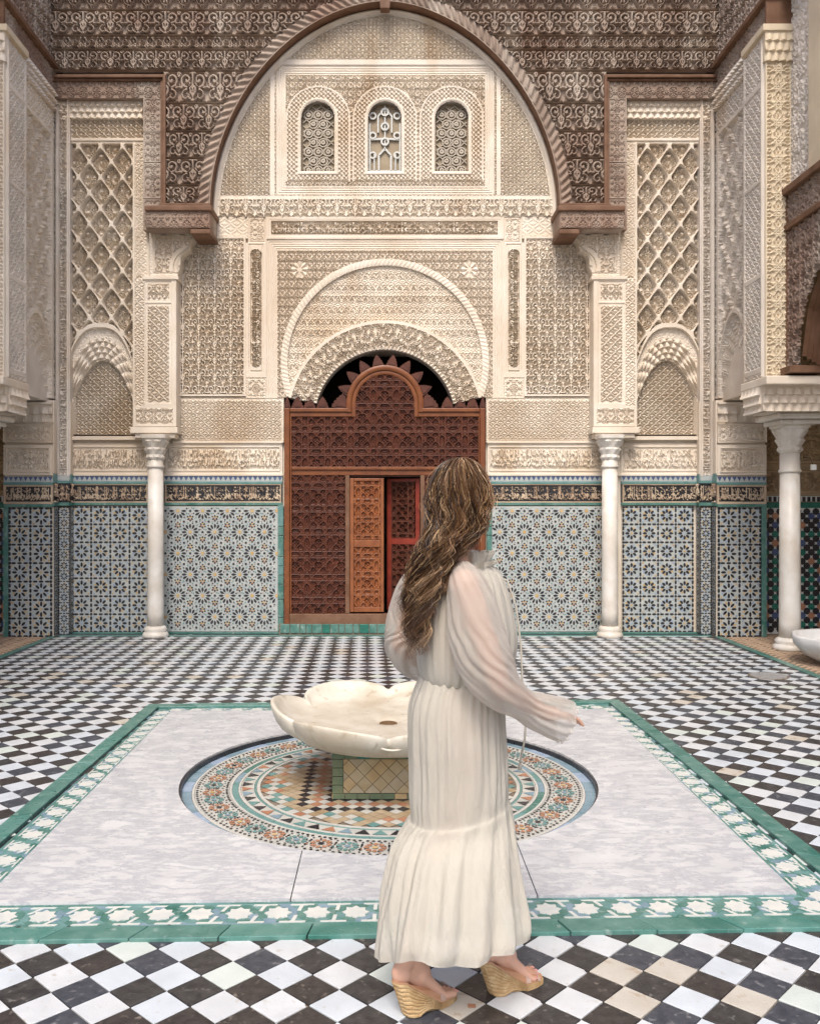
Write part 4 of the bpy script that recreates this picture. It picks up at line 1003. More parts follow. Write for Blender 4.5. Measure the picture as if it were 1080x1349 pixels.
for i in range(-90, 92):
    for j in range(-50, 90):
        if (i+j) % 2: continue
        x, y = i*hs, j*hs; X = ox+x*ca-y*sa; Y = oy+x*sa+y*ca
        if not (-4.0 < X < 4.0 and .4 < Y < 10.95): continue
        if inq((X, Y), PF, -.0): 
            # keep tiles whose corner peeks out of the panel edge: the panel border lies over them
            inner = all(inq((X+dx_*hs, Y+dy_*hs), PF) for dx_, dy_ in ((1, 0), (-1, 0), (0, 1), (0, -1)))
            if inner: continue
        px, py = CX+F*X/Y, CY+F*H/Y
        vis = -30 < px < 1110 and py < 1400
        size = (F*hs/Y)*(F*H*hs/Y/Y)
        tiles.append((vis, size, X, Y, (j-i)//1 % 4 == 0 if False else (i % 2 == 0), i, j))
seen = sorted([t for t in tiles if t[0] and CY+F*H/t[3] < 1372], key=lambda t: -t[1])
tops = set((t[5], t[6]) for t in seen[:300])
q = random.Random(17)
def tmat(white, i, j, px=0, py=0):
    if white:
        r_ = q.random(); return WH[0] if r_ < .46 else WH[1] if r_ < .86 else WH[2] if r_ < .965 else WH[3]
    return q.choice(BK)
base = {}
def tile_mesh(k, m_):
    if (k, m_.name) in base: return base[(k, m_.name)]
    g = G(); e = hs-.0028; c = .0025; rr = random.Random(k)
    jit = [rr.uniform(-.0012, .0012) for _ in range(8)]
    P = [(e+jit[0], jit[1]), (jit[2], e+jit[3]), (-e+jit[4], jit[5]), (jit[6], -e+jit[7])]
    v = [(x*ca-y*sa, x*sa+y*ca) for x, y in P]
    if k == 3:      # a chipped corner
        a, b = v[0], v[1]; d1 = (v[3][0]-a[0], v[3][1]-a[1])
        v = [(a[0]+d1[0]*.06, a[1]+d1[1]*.06), (a[0]-.010, a[1]+.002), (a[0]+(b[0]-a[0])*.09, a[1]+(b[1]-a[1])*.09)]+v[1:]
    n = len(v); top = [(x*(1-c/hs), y*(1-c/hs)) for x, y in v]
    g.add([(x, y, -.012) for x, y in v]+[(x, y, -.002) for x, y in v]+[(x, y, 0) for x, y in top], [tuple(range(2*n, 3*n))]+[(i, (i+1) % n, n+(i+1) % n, n+i) for i in range(n)]+[(n+i, n+(i+1) % n, 2*n+(i+1) % n, 2*n+i) for i in range(n)])
    base[(k, m_.name)] = g.mesh('floor_tile', m_); return base[(k, m_.name)]
rest = G(); allm = WH+BK
special = {}   # beige worn tiles of the photograph, by pixel
SP = [((385, 1185), None)]
def special_mat(X, Y):
    px, py = CX+F*X/Y, CY+F*H/Y
    for (a, b, m_) in ((816, 1278, WH[3]), (890, 1282, WH[3]), (843, 1322, WH[3]), (990, 1322, WH[3]), (622, 1325, WH[3]), (302, 1283, WH[2])):
        if abs(px-a) < 26 and abs(py-b) < 14: return m_
    return None
for vis, size, X, Y, white, i, j in tiles:
    m_ = tmat(white, i, j)
    s_ = special_mat(X, Y) if white else None
    if s_: m_ = s_
    if (i, j) in tops:
        o = bpy.data.objects.new('floor_tile', tile_mesh(q.randrange(8), m_)); put(o, floor)
        o.location = (X, Y, q.uniform(-.0008, .0012)); o.rotation_euler = (q.uniform(-.006, .006), q.uniform(-.006, .006), q.uniform(-.010, .010))
    else:
        e = hs-.003; z = q.uniform(-.0008, .001); P = [(X+(a*ca-b*sa)*e, Y+(a*sa+b*ca)*e) for a, b in ((1, 0), (0, 1), (-1, 0), (0, -1))]
        rest.slab(P, -.01, z, allm.index(m_))
tag(rest.build('far_floor_tiles', allm, floor), kind='stuff')
# green borders and brick aisle floors
def border(pts, w_, z0, z1, m_, name, parent):
    g = G(); (x0, y0), (x1, y1) = pts; d_ = math.hypot(x1-x0, y1-y0); nx, ny = -(y1-y0)/d_*w_/2, (x1-x0)/d_*w_/2
    g.slab([(x0+nx, y0+ny), (x1+nx, y1+ny), (x1-nx, y1-ny), (x0-nx, y0-ny)][::-1], z0, z1); return g.build(name, m_, parent, bevel=.002)
for s_ in (-1, 1): border([(s_*4.03, .4), (s_*4.03, 10.86)], .085, -.01, .006, M['green'], 'green_border', floor)
border([(-3.98, 10.93), (3.98, 10.93)], .10, -.01, .005, M['green'], 'green_border', floor)
for s_ in (-1, 1):
    g = G(); xs = sorted((s_*4.08, s_*6.7)); g.slab([(xs[0], .4), (xs[1], .4), (xs[1], 11.1), (xs[0], 11.1)], -.028, -.004); g.build('aisle_bed', M['grout'], floor)
    g = G(); bl, bw = .20, .075
    for k in range(-2, 40):
        for l in range(0, 110):
            x = 4.10+k*.0+0; 
    nrow = 0
    y = 6.5
    while y < 11.05:
        x = 4.09+(.05 if nrow % 2 else 0)
        while x < 6.6:
            dz_ = random.uniform(-.001, .001)
            a, b = (s_*x, y), (s_*(x+.068), y+.05); sh = .05
            P = [(s_*x, y), (s_*(x+.07), y+.055), (s_*(x+.07), y+.055+.045), (s_*x, y+.045)]
            P2 = [(s_*(x+.074), y+.055), (s_*(x+.144), y), (s_*(x+.144), y+.045), (s_*(x+.074), y+.10)]
            for p in (P, P2): g.slab(p if s_ > 0 else p[::-1], -.006, .0+dz_)
            x += .148
        y += .05; nrow += 1
    o = g.build('aisle_bricks', M['brick'], floor, kind='stuff')
# ---------------------------------------------------------------- the raised panel with the round fountain floor
pan = structure('fountain_paving')
def bil(q4, s, t):
    (a, b, c, d_) = q4
    return tuple((a[k]*(1-s)+b[k]*s)*(1-t)+(d_[k]*(1-s)+c[k]*s)*t for k in (0, 1))
# mid quad between star band and solid green frame
def inset(q4, d_):
    out = []
    for i in range(4):
        p = Vector(q4[i]); a = (Vector(q4[(i+1) % 4])-p).normalized(); b = (Vector(q4[i-1])-p).normalized(); out.append(tuple(p+(a+b)*d_))
    return out
Q1 = inset(PF, .10); Q2 = inset(PF, .115)
def ring4(name, q_out, q_in, z0, z1, m_, names='green_frame', mul=1):
    for i in range(4):
        a, b = q_out[i], q_out[(i+1) % 4]; c, d_ = q_in[(i+1) % 4], q_in[i]
        n = mul
        for k in range(n):
            t0, t1 = k/n+.0007, (k+1)/n-.0007
            L_ = lambda p, r, t: (p[0]+(r[0]-p[0])*t, p[1]+(r[1]-p[1])*t)
            g = G(); dz_ = random.uniform(-.0015, .0015)
            g.slab([L_(a, b, t0), L_(a, b, t1), L_(d_, c, t1), L_(d_, c, t0)], z0, z1+dz_)
            g.build(names, m_ if not isinstance(m_, list) else random.choice(m_), pan, bevel=.003)
ring4('x', PF, Q1, -.02, .016, [M['green'], M['green_b'], M['green']], 'green_frame_tile', 12)
ring4('x', Q1, Q2, -.02, -.004, M['black'], 'dark_joint')
g = G(); g.slab(Q2, -.10, -.012); g.build('panel_bed', M['grout'], pan) if False else None
CXf, CYf, RC = .02, 5.26, 1.20
# star band: ground strips + stars + T pieces
for i in range(4):
    a, b = Q2[i], Q2[(i+1) % 4]; c, d_ = MI[(i+1) % 4], MI[i]
    g = G(); g.slab([a, b, c, d_], -.02, -.001); g.build('star_band_ground', M['teal_pale'], pan)
    A, B, C_, D_ = Vector(a), Vector(b), Vector(c), Vector(d_)
    L = (B-A).length; wdt = ((D_-A).length+(C_-B).length)/2/1.414; n = round(L/.163)
    u = (B-A).normalized(); v = Vector((-u.y, u.x))
    def P_(s, t):            # s 0..1 along, t 0..1 across
        return tuple((A*(1-s)+B*s)*(1-t)+(D_*(1-s)+C_*s)*t)
    bandg = G(); whiteg = G()
    p = 1/n; q_ = random.Random(i)
    stm = None
    for k in range(n):
        s0 = (k+.5)*p
        if i in (0, 2) or True:
            # coloured teal pieces around: eight lozenges
            cxs, cys = P_(s0, .5)
            for e in range(8):
                an = e*math.pi/4+math.pi/8
                pts = [(cxs+rr*math.cos(an+w2), cys+rr*math.sin(an+w2)) for rr, w2 in ((.047, -.36), (.074, -.40), (.083, 0), (.074, .40), (.047, .36), (.056, 0))]
                bandg.slab(pts, -.004, .0005+q_.uniform(0, .0008), q_.choice((0, 0, 1, 2)))
            for s_, t in ((s0+.5*p, .5),):
                x_, y_ = P_(min(s_, .999), t); 
                for e in range(4):
                    an = e*math.pi/2+math.pi/4+math.atan2(u.y, u.x)
                    bandg.slab([(x_+rr*math.cos(an+w2), y_+rr*math.sin(an+w2)) for rr, w2 in ((.004, 0), (.03, -.7), (.045, 0), (.03, .7))], -.004, .0005, q_.choice((0, 1, 2)))
            for t0, t1 in ((0.01, .07), (.93, .99)):
                a1, a2, a3, a4 = P_(s0-.5*p+.001, t0), P_(s0+.5*p-.001, t0), P_(s0+.5*p-.001, t1), P_(s0-.5*p+.001, t1); bandg.slab([a1, a2, a3, a4], -.004, .001, q_.choice((0, 1)))
            # fill triangles above/below the star
            for t0, t1 in ((.08, .20), (.80, .92)):
                bandg.slab([P_(s0-.28*p, t0), P_(s0+.28*p, t0), P_(s0+.16*p, t1), P_(s0-.16*p, t1)] , -.004, -.0005, q_.choice((0, 1, 2)))
            # white T pieces between the stars
            for t0, t1, t2 in ((.12, .17, .40), (.88, .83, .60)):
                s1 = s0+.5*p
                if s1 < 1-.4*p:
                    pp = [P_(s1-.32*p, t0), P_(s1+.32*p, t0), P_(s1+.32*p, t1), P_(s1-.32*p, t1)]
                    qq = [P_(s1-.05*p, t1), P_(s1+.05*p, t1), P_(s1+.05*p, t2), P_(s1-.05*p, t2)]
                    if t0 > .5: pp, qq = pp[::-1], qq[::-1]
                    whiteg.slab(pp, -.004, .002); whiteg.slab(qq, -.004, .0021)
            if stm is None:
                gs = G(); gs.slab([((.054 if e % 2 == 0 else .040)*math.cos(e*math.pi/8+math.pi/8*0), (.054 if e % 2 == 0 else .040)*math.sin(e*math.pi/8)) for e in range(16)], -.004, .0025); stm = gs.mesh('star_tile', M['tile_white'])
            o = bpy.data.objects.new('star_tile', stm); put(o, pan); o.location = (cxs, cys, q_.uniform(-.0005, .0008)); o.rotation_euler = (0, 0, math.atan2(u.y, u.x)+q_.uniform(-.04, .04))
    bandg.build('star_band_mosaic', [M['green'], M['teal_pale'], M['blue_grey']], pan, kind='stuff')
    whiteg.build('white_bar_mosaic', M['tile_white'], pan, kind='stuff')
# marble slabs with the round hole
def slab_piece(x0, x1, y0, y1, lift):
    bm = bmesh.new(); n = 192; inner = []; outer = []
    for k in range(n):
        a = 2*math.pi*k/n; dx_, dy_ = math.cos(a), math.sin(a)
        inner.append(bm.verts.new((CXf+RC*dx_, CYf+RC*dy_, 0)))
        best = 9
        for i in range(4):
            (ax, ay), (bx, by) = MI[i], MI[(i+1) % 4]; ex, ey = bx-ax, by-ay; det = dx_*(-ey)+dy_*ex
            if abs(det) < 1e-9: continue
            t = ((ax-CXf)*(-ey)+(ay-CYf)*ex)/det; s_ = (dx_*(ay-CYf)-dy_*(ax-CXf))/det
            if t > 0 and -1e-6 <= s_ <= 1+1e-6: best = min(best, t)
        outer.append(bm.verts.new((CXf+best*dx_, CYf+best*dy_, 0)))
    for k in range(n): bm.faces.new((inner[k], outer[k], outer[(k+1) % n], inner[(k+1) % n]))
    # square the corners
    for co in MI:
        a = math.atan2(co[1]-CYf, co[0]-CXf) % (2*math.pi); k = int(a/(2*math.pi)*n) % n
        vtx = bm.verts.new((co[0], co[1], 0)); bm.faces.new((outer[k], vtx, outer[(k+1) % n]))
    for co, no in (((x0, 0, 0), (-1, 0, 0)), ((x1, 0, 0), (1, 0, 0)), ((0, y0, 0), (0, -1, 0)), ((0, y1, 0), (0, 1, 0))):
        bmesh.ops.bisect_plane(bm, geom=bm.verts[:]+bm.edges[:]+bm.faces[:], plane_co=co, plane_no=no, clear_outer=True)
    if not bm.faces: bm.free(); return
    bmesh.ops.dissolve_limit(bm, angle_limit=.001, verts=bm.verts[:], edges=bm.edges[:])
    r_ = bmesh.ops.extrude_face_region(bm, geom=bm.faces[:]); 
    for v in [e for e in r_['geom'] if isinstance(e, bmesh.types.BMVert)]: v.co.z = .010+lift
    for v in bm.verts:
        if v.co.z < .005: v.co.z = -.04
    bmesh.ops.recalc_face_normals(bm, faces=bm.faces[:])
    me = bpy.data.meshes.new('marble_slab'); bm.to_mesh(me); bm.free(); me.materials.append(M['slab'])
    put(bpy.data.objects.new('marble_slab', me), pan)
xs = [-3, -.38, .62, 3]; ysl = [3, 4.84, 5.68, 8]
e = .0024
for i in range(3):
    for j in range(3): slab_piece(xs[i]+e, xs[i+1]-e, ysl[j]+e, ysl[j+1]-e, random.uniform(-.001, .001))
# round sunken mosaic
ZS = -.030
med = thing('round_mosaic', (CXf, CYf, ZS), 'sunken round mosaic floor with rings of stars under the fountain basin', 'mosaic floor'); 
def rp(r, a): return (CXf+r*math.cos(a), CYf+r*math.sin(a))
g = G(); g.slab([rp(1.199, 2*math.pi*k/96) for k in range(96)], -.2, ZS-.004); g.build('mosaic_bed', M['grout'], med)
GW = mat('grey_white_ring', (.44, .44, .41), .4, (.52, .51, .47), 12)
def annulus(r0, r1, m_, name, z=0.0, n=96, seg=None, parent=med):
    if seg is None:
        g = G()
        for k in range(n): a, b = 2*math.pi*k/n, 2*math.pi*(k+1)/n; g.slab([rp(r0, a), rp(r1, a), rp(r1, b), rp(r0, b)], ZS-.004, ZS+z)
        return g.build(name, m_, parent)
    for k in range(seg):
        g = G(); a0, a1 = 2*math.pi*k/seg+.0015, 2*math.pi*(k+1)/seg-.0015; n_ = 6
        for t in range(n_): a, b = a0+(a1-a0)*t/n_, a0+(a1-a0)*(t+1)/n_; g.slab([rp(r0, a), rp(r1, a), rp(r1, b), rp(r0, b)], ZS-.004, ZS+z+random.uniform(0, .001))
        g.build(name, m_ if not isinstance(m_, list) else random.choice(m_), parent)
annulus(1.130, 1.187, [M['blue_grey'], M['blue_pale'], M['blue_grey']], 'blue_ring_tile', 0, seg=40)
annulus(1.188, 1.1985, M['black'], 'dark_rim', .028); annulus(1.115, 1.128, GW, 'white_ring', .002)
annulus(.905, .918, GW, 'white_ring', .002); annulus(.870, .903, [M['teal_pale'], M['green'], M['teal_pale'], M['blue_grey']], 'green_ring_tile', .0, seg=30); annulus(.856, .868, GW, 'white_ring', .002)
annulus(.766, .778, M['teal_pale'], 'green_ring', .0); annulus(.745, .764, GW, 'white_ring', .002)
z = Zel(lambda x, y, zz: (x, y, ZS+zz)); ring = lambda r0, r1, mi: [z.poly([rp(r0, 2*math.pi*k/90), rp(r1, 2*math.pi*k/90), rp(r1, 2*math.pi*(k+1)/90), rp(r0, 2*math.pi*(k+1)/90)], mi, 0) for k in range(90)]
ring(.92, 1.113, 11); ring(.78, .854, 11)
NS = 48; q = random.Random(4)
for k in range(NS):
    a = 2*math.pi*(k+.5)/NS; rm = 1.015; cx, cy = rp(rm, a); mi = 4 if k % 2 else 8
    z.star(cx, cy, .012, .021, 8, 1 if k % 3 == 0 else (2 if k % 2 else 9), a)
    for j in range(8):
        an = a+j*math.pi/4; z.rot(cx, cy, an, [(.024, 0), (.034, .0105), (.048, .0115), (.058, 0), (.048, -.0115), (.034, -.0105)], mi)
        an += math.pi/8
        z.rot(cx, cy, an, [(.042, 0), (.050, .006), (.058, 0), (.050, -.006)], mi if j % 2 else 1)
        z.rot(cx, cy, an, [(.062, 0), (.068, .008), (.076, 0), (.068, -.008)], 1 if j % 2 else mi)
    for rr in (.934, 1.099):
        for o_ in (-.045, -.015, .015, .045):
            xx, yy = rp(rr, a+o_*2*math.pi/NS/.13*1.0*.13*7.6*.13/.13/7.6*7.7*.13) if False else rp(rr, a+o_*1.02/rm*1.0)
            z.rot(xx, yy, a, [(-.010, 0), (0, .0105), (.010, 0), (0, -.0105)], 1)
    for rr in np.arange(.958, 1.09, .024):
        xx, yy = rp(rr, a+math.pi/NS); z.rot(xx, yy, a, [(-.009, 0), (0, .006), (.009, 0), (0, -.006)], 1)
NT = 60
for k in range(NT):
    a0, a1 = 2*math.pi*k/NT, 2*math.pi*(k+1)/NT; d_ = (a1-a0)*.06
    z.poly([rp(.784, a0+d_), rp(.784, a1-d_), rp(.846, (a0+a1)/2)][::-1] if False else [rp(.784, (a0+a1)/2), rp(.848, a0+d_), rp(.848, a1-d_)], (1, 4, 9, 1, 8)[k % 5], .003)
# checker of lozenges in the middle
p = .078
for i in range(-20, 21):
    for j in range(-20, 21):
        for o_ in (0, .5):
            x, y = (i+o_)*p, (j+o_)*p; r_ = math.hypot(x, y)
            if r_ > .728: continue
            s_ = .5*p-.0015
            if o_: mi = 11 if q.random() < (.35 if r_ < .62 else .7) else 10
            else: mi = (1, 4, 1, 10)[max(abs(i), abs(j)) % 4] if r_ < .62 else q.choice((8, 4, 10))
            z.poly([(CXf+x+s_, CYf+y), (CXf+x, CYf+y+s_), (CXf+x-s_, CYf+y), (CXf+x, CYf+y-s_)], mi, .001)
z.g.build('ring_mosaic', ZM+[mat('stained_tile', (.42, .34, .24), .4, (.30, .22, .13), 8), mat('grey_white_tile', (.40, .40, .37), .4, (.50, .49, .45), 12)], med, kind='stuff')
# ---------------------------------------------------------------- fountain
fo = thing('fountain', (CXf, CYf, ZS), 'scalloped cream marble fountain basin on a low tiled pedestal in the middle of the court', 'fountain')
hw = .31; x0, x1, y0, y1 = CXf-hw, CXf+hw, CYf-hw, CYf+hw
g = G(); g.box(x0+.008, y0+.008, ZS, x1-.008, y1-.008, .225); g.build('pedestal_core', M['grout'], fo)
tb = [mat('buff_tile', (.34, .26, .14), .5, (.42, .34, .21), 9, .3, 60), mat('ochre_tile', (.36, .25, .12), .5, (.44, .33, .18), 9, .3, 60), mat('pale_buff_tile', (.40, .34, .23), .5, (.34, .28, .18), 9, .3, 60)]
q = random.Random(8); GO = mat('shaded_olive_tile', (.10, .15, .09), .4, (.16, .18, .10), 12, .3, 60)  # faded green, its colour darkened for the shade under the basin
for face in range(4):
    rotm = Matrix.Translation((CXf, CYf, 0)) @ Matrix.Rotation(face*math.pi/2, 4, 'Z')
    def fb(name, pts, m_, pr=.009):
        g = G(); n = len(pts); g.prism([(a, b) for a, b in pts], -hw-pr+.008, -hw+.009); g.v = [tuple(rotm @ Vector(v)) for v in g.v]
        return g.build(name, m_, fo)
    for k in range(9):
        a = -hw+.0+k*2*hw/9; 
        fb('green_tile', [(a+.002, ZS+.003), (a+2*hw/9-.002, ZS+.003), (a+2*hw/9-.002, ZS+.032), (a+.002, ZS+.032)], q.choice((GO, GO, tb[1])), .010)
        fb('green_tile', [(a+.002, .195), (a+2*hw/9-.002, .195), (a+2*hw/9-.002, .222), (a+.002, .222)], q.choice((GO, GO, M['green_dark'])), .010)
    for k in range(4):
        for s_ in (-1, 1):
            zz = ZS+.034+k*.0475; xx = sorted((s_*(hw-.002), s_*(hw-.058))); fb('green_tile', [(xx[0], zz), (xx[1], zz), (xx[1], zz+.044), (xx[0], zz+.044)], q.choice((GO, GO, GO)))
    zb, zt = ZS+.036, .192; xl = hw-.062; p = .088
    for i in range(-9, 10):
        for j in range(-4, 5):
            if (i+j) % 2: continue
            cx, cz = i*p/2, (zb+zt)/2+j*p/2; s_ = p/2-.002
            poly = [(cx+s_, cz), (cx, cz+s_), (cx-s_, cz), (cx, cz-s_)]
            def clip(poly, f):
                out = []
                for a, b in zip(poly, poly[1:]+poly[:1]):
                    fa, fb_ = f(a), f(b)
                    if fa >= 0: out.append(a)
                    if fa*fb_ < 0: t = fa/(fa-fb_); out.append((a[0]+(b[0]-a[0])*t, a[1]+(b[1]-a[1])*t))
                return out
            for f in (lambda v: v[0]+xl, lambda v: xl-v[0], lambda v: v[1]-zb, lambda v: zt-v[1]):
                if poly: poly = clip(poly, f)
            if len(poly) >= 3: fb('buff_tile', poly, q.choice(tb), .008)
# basin: six-lobed shell with turned-up leaves
def basin_surf(th_):
    k = abs(math.cos(3*(th_-math.pi/2)+math.pi/2))**.0
    lob = abs(math.sin(3*(th_-math.pi/2)))            # 0 at cusps (90,150,..), 1 mid lobe
    r = .585+.108*lob**.45
    z = .388+.062*lob**.5
    # the left leaf stands higher and its tip curls up
    dl = abs((th_-math.pi+math.pi) % (2*math.pi)-math.pi)
    z += .016*max(0, 1-dl/.45)
    dfr = abs((th_-math.radians(270)+math.pi) % (2*math.pi)-math.pi)
    z -= .018*max(0, 1-dfr/.9)
    return r, z
n = 192; vs = []; fs = []; prof_n = 0
for i in range(n):
    t_ = 2*math.pi*i/n; r, zr = basin_surf(t_); lob = abs(math.sin(3*(t_-math.pi/2)))
    P = [(.03, .226), (.34, .226), (.42, .232), (.52+.01*lob, .256), (r-.045, .31), (r-.010, zr-.05), (r, zr-.008), (r-.010, zr+.002), (r-.032, zr-.004), (r-.06, zr-.05), (.50+.02*lob, .352), (.38, .338), (.20, .334), (.062, .332), (.058, .30), (.02, .298)]
    prof_n = len(P)
    for rr, zz in P: vs.append((CXf+rr*math.cos(t_), CYf+rr*math.sin(t_), zz))
for i in range(n):
    for k in range(prof_n-1): a, b = i*prof_n+k, ((i+1) % n)*prof_n+k; fs.append((a, b, b+1, a+1))
    a, b = i*prof_n+prof_n-1, ((i+1) % n)*prof_n; 
fs.append(tuple(i*prof_n for i in range(n-1, -1, -1)))
g = G(); g.add(vs, fs, 0, True); o = g.build('basin', M['basin'], fo); sb = o.modifiers.new('sub', 'SUBSURF'); sb.levels = 1; sb.render_levels = 1
g = G(); g.lathe([(.057, .290), (.052, .318), (.04, .322), (.03, .300)], CXf, CYf, 24); g.build('drain', mat('rusty_drain', (.16, .09, .04), .6, (.10, .06, .03), 20), fo)
g = G()
pts = [(CXf+.02+.075*math.cos(R(a)), CYf-.595-.012, .352-.030*math.sin(R(a))) for a in range(0, 181, 15)]
g.tube(pts, .006, 6); g.build('spout_rim', M['basin'], fo)
# second basin at the right edge
b2x, b2y = 4.63, 8.98
f2 = thing('marble_basin', (b2x, b2y, 0), 'round white marble basin on the brick floor at the right edge', 'basin')
n = 64; vs = []; fs = []
for i in range(n):
    t_ = 2*math.pi*i/n; lob = abs(math.cos(4*t_)); P = [(.05, .0), (.20, .0), (.27, .02), (.40, .09), (.49+.01*lob, .19), (.50+.02*lob, .27), (.49+.02*lob, .29), (.46, .285), (.42, .20), (.30, .13), (.03, .11)]
    for rr, zz in P: vs.append((b2x+rr*math.cos(t_), b2y+rr*math.sin(t_), zz))
pn = len(P)
for i in range(n):
    for k in range(pn-1): a, b = i*pn+k, ((i+1) % n)*pn+k; fs.append((a, b, b+1, a+1))
g = G(); g.add(vs, fs, 0, True); g.build('bowl', M['basin_white'], f2)
g = G(); g.tube([(b2x-.46+.01*k, b2y-.1-.02*k, .24+.02*math.sin(k)) for k in range(3)], .01); 
# floor drains
for (px, py, rr, lb) in ((766, 842.5, .10, 'small dark round floor drain in front of the back wall, between door and right column'), (1012, 891, .16, 'larger grey round drain cover on the checkered floor near the right edge')):
    X, Y = FL(px, py); d0 = thing('floor_drain', (X, Y, 0), lb, 'drain', 'round drains in the checkered floor')
    g = G(); g.lathe([(rr, -.005), (rr, .008), (rr*.8, .010), (rr*.75, .006)], X, Y, 28, sm=False); g.build('cover', M['black'] if rr < .12 else M['basin_white'] if False else mat('grey_metal', (.22, .22, .22), .5, (.30, .30, .30), 20), d0)
    g = G(); g.lathe([(rr*1.12, -.004), (rr*1.12, .004), (rr, .004)], X, Y, 28, sm=False); g.build('rim', M['grout'], d0)
X, Y = FL(621, 1326); g = G(); g.slab([(X-.012, Y-.01), (X+.012, Y-.012), (X+.014, Y+.006), (X-.011, Y+.009)], .001, .0035)
tag(g.build('dry_leaf', M['rust'], None), 'tiny rust-brown scrap lying on a beige tile between the sandals', 'scrap')
# ================================================================== THE WOMAN
per = thing('person', (.20, 2.88, 0), 'woman with long wavy highlighted hair in a flowing cream dress walking past the fountain', 'person')
M['skin'] = mat('skin', (.56, .33, .235), .5, (.62, .36, .26), 9, .1, 80, .35)
M['skin'].node_tree.nodes['Principled BSDF'].inputs['Subsurface Weight'].default_value = .12
M['skin'].node_tree.nodes['Principled BSDF'].inputs['Subsurface Radius'].default_value = (.02, .008, .004)
def cloth(name, c, alpha, c2, trans=.25):
    m = mat(name, c, .85, c2, 9, .35, 500, .1); t = m.node_tree; N = t.nodes; L = t.links
    out = [n for n in N if n.type == 'OUTPUT_MATERIAL'][0]; p = N['Principled BSDF']
    ge = N.new('ShaderNodeNewGeometry'); mp_ = N.new('ShaderNodeMapping'); L.new(ge.outputs['Position'], mp_.inputs[0]); mp_.inputs['Scale'].default_value = (1, 1, .22)
    nz = N.new('ShaderNodeTexNoise'); nz.inputs['Scale'].default_value = 46; nz.inputs['Detail'].default_value = 7; nz.inputs['Roughness'].default_value = .62; nz.inputs['Distortion'].default_value = .7; L.new(mp_.outputs[0], nz.inputs['Vector'])
    bu = N.new('ShaderNodeBump'); bu.inputs['Strength'].default_value = .75; bu.inputs['Distance'].default_value = .009; L.new(nz.outputs[0], bu.inputs['Height'])
    ob = [l.from_socket for l in L if l.to_socket == p.inputs['Normal']]
    if ob: L.new(ob[0], bu.inputs['Normal'])
    L.new(bu.outputs[0], p.inputs['Normal'])
    tl = N.new('ShaderNodeBsdfTranslucent'); tl.inputs[0].default_value = (*c2, 1)
    m1 = N.new('ShaderNodeMixShader'); m1.inputs[0].default_value = trans; L.new(p.outputs[0], m1.inputs[1]); L.new(tl.outputs[0], m1.inputs[2])
    src = m1.outputs[0]
    if alpha < 1:
        tp = N.new('ShaderNodeBsdfTransparent'); m2 = N.new('ShaderNodeMixShader'); lw = N.new('ShaderNodeLayerWeight'); lw.inputs[0].default_value = .35
        r = N.new('ShaderNodeMapRange'); L.new(lw.outputs['Facing'], r.inputs[0]); r.inputs[3].default_value = alpha; r.inputs[4].default_value = min(1, alpha+.3)
        L.new(r.outputs[0], m2.inputs[0]); L.new(tp.outputs[0], m2.inputs[1]); L.new(src, m2.inputs[2]); src = m2.outputs[0]
    L.new(src, out.inputs[0]); return m
CR = (.62, .585, .505)
M['cloth'] = cloth('cream_chiffon', CR, .86, (.62, .585, .51))
M['lining'] = cloth('cream_lining', (.56, .52, .44), 1, (.60, .56, .48), .1)
M['sheer'] = cloth('sheer_chiffon', (.62, .57, .51), .56, (.68, .64, .58), .35)
M['jute'] = mat('jute_rope', (.42, .27, .13), .85, (.56, .40, .22), 30, .8, 200, .1)
M['insole'] = mat('tan_insole', (.42, .22, .12), .5, (.48, .27, .16), 20)
M['vinyl'] = mat('clear_strap', (.72, .58, .50), .15, None, 8, 0, 60, .8); M['vinyl'].node_tree.nodes['Principled BSDF'].inputs['Alpha'].default_value = .45
HM = [mat('hair_dark', (.030, .017, .010), .45, spec=.45), mat('hair_brown', (.090, .042, .020), .40, spec=.5), mat('hair_caramel', (.23, .125, .058), .40, spec=.5), mat('hair_blond', (.47, .32, .185), .38, spec=.5)]
def W(px, py, Y): return ((px-CX)*Y/F, Y, H-(py-CY)*Y/F)
# --- body: one continuous remeshed surface from overlapping tapered limbs
bm = bmesh.new()
def blob(c, r, sc_=(1, 1, 1), rot=None, seg=14):
    m_ = Matrix.Translation(Vector(c)) @ (rot or Matrix.Identity(4)) @ Matrix.Diagonal((r*sc_[0], r*sc_[1], r*sc_[2], 1))
    bmesh.ops.create_uvsphere(bm, u_segments=seg, v_segments=max(6, seg//2+2), radius=1, matrix=m_)
def limb(p0, p1, r0, r1, n=None):
    p0, p1 = Vector(p0), Vector(p1); L_ = (p1-p0).length; n = n or max(3, int(L_/(min(r0, r1)*.45))+1)
    g = G(); 
    q0 = (p1-p0).normalized(); ax = q0.orthogonal().normalized(); bx = q0.cross(ax); k = 14; vs = []; fs = []
    rings = [(-.75, .45), (-.4, .85), (0, 1)]
    R_ = [(p0-q0*r0*.95, r0*.3), (p0-q0*r0*.6, r0*.8), (p0, r0)]+[(p0.lerp(p1, i/4), r0+(r1-r0)*i/4) for i in range(1, 4)]+[(p1, r1), (p1+q0*r1*.6, r1*.8), (p1+q0*r1*.95, r1*.3)]
    rows = [[bm.verts.new(c+ax*math.cos(2*math.pi*j/k)*r+bx*math.sin(2*math.pi*j/k)*r) for j in range(k)] for c, r in R_]
    for a, b in zip(rows[:-1], rows[1:]):
        for j in range(k): bm.faces.new((a[j], a[(j+1) % k], b[(j+1) % k], b[j]))
    bm.faces.new(rows[0][::-1]); bm.faces.new(rows[-1])
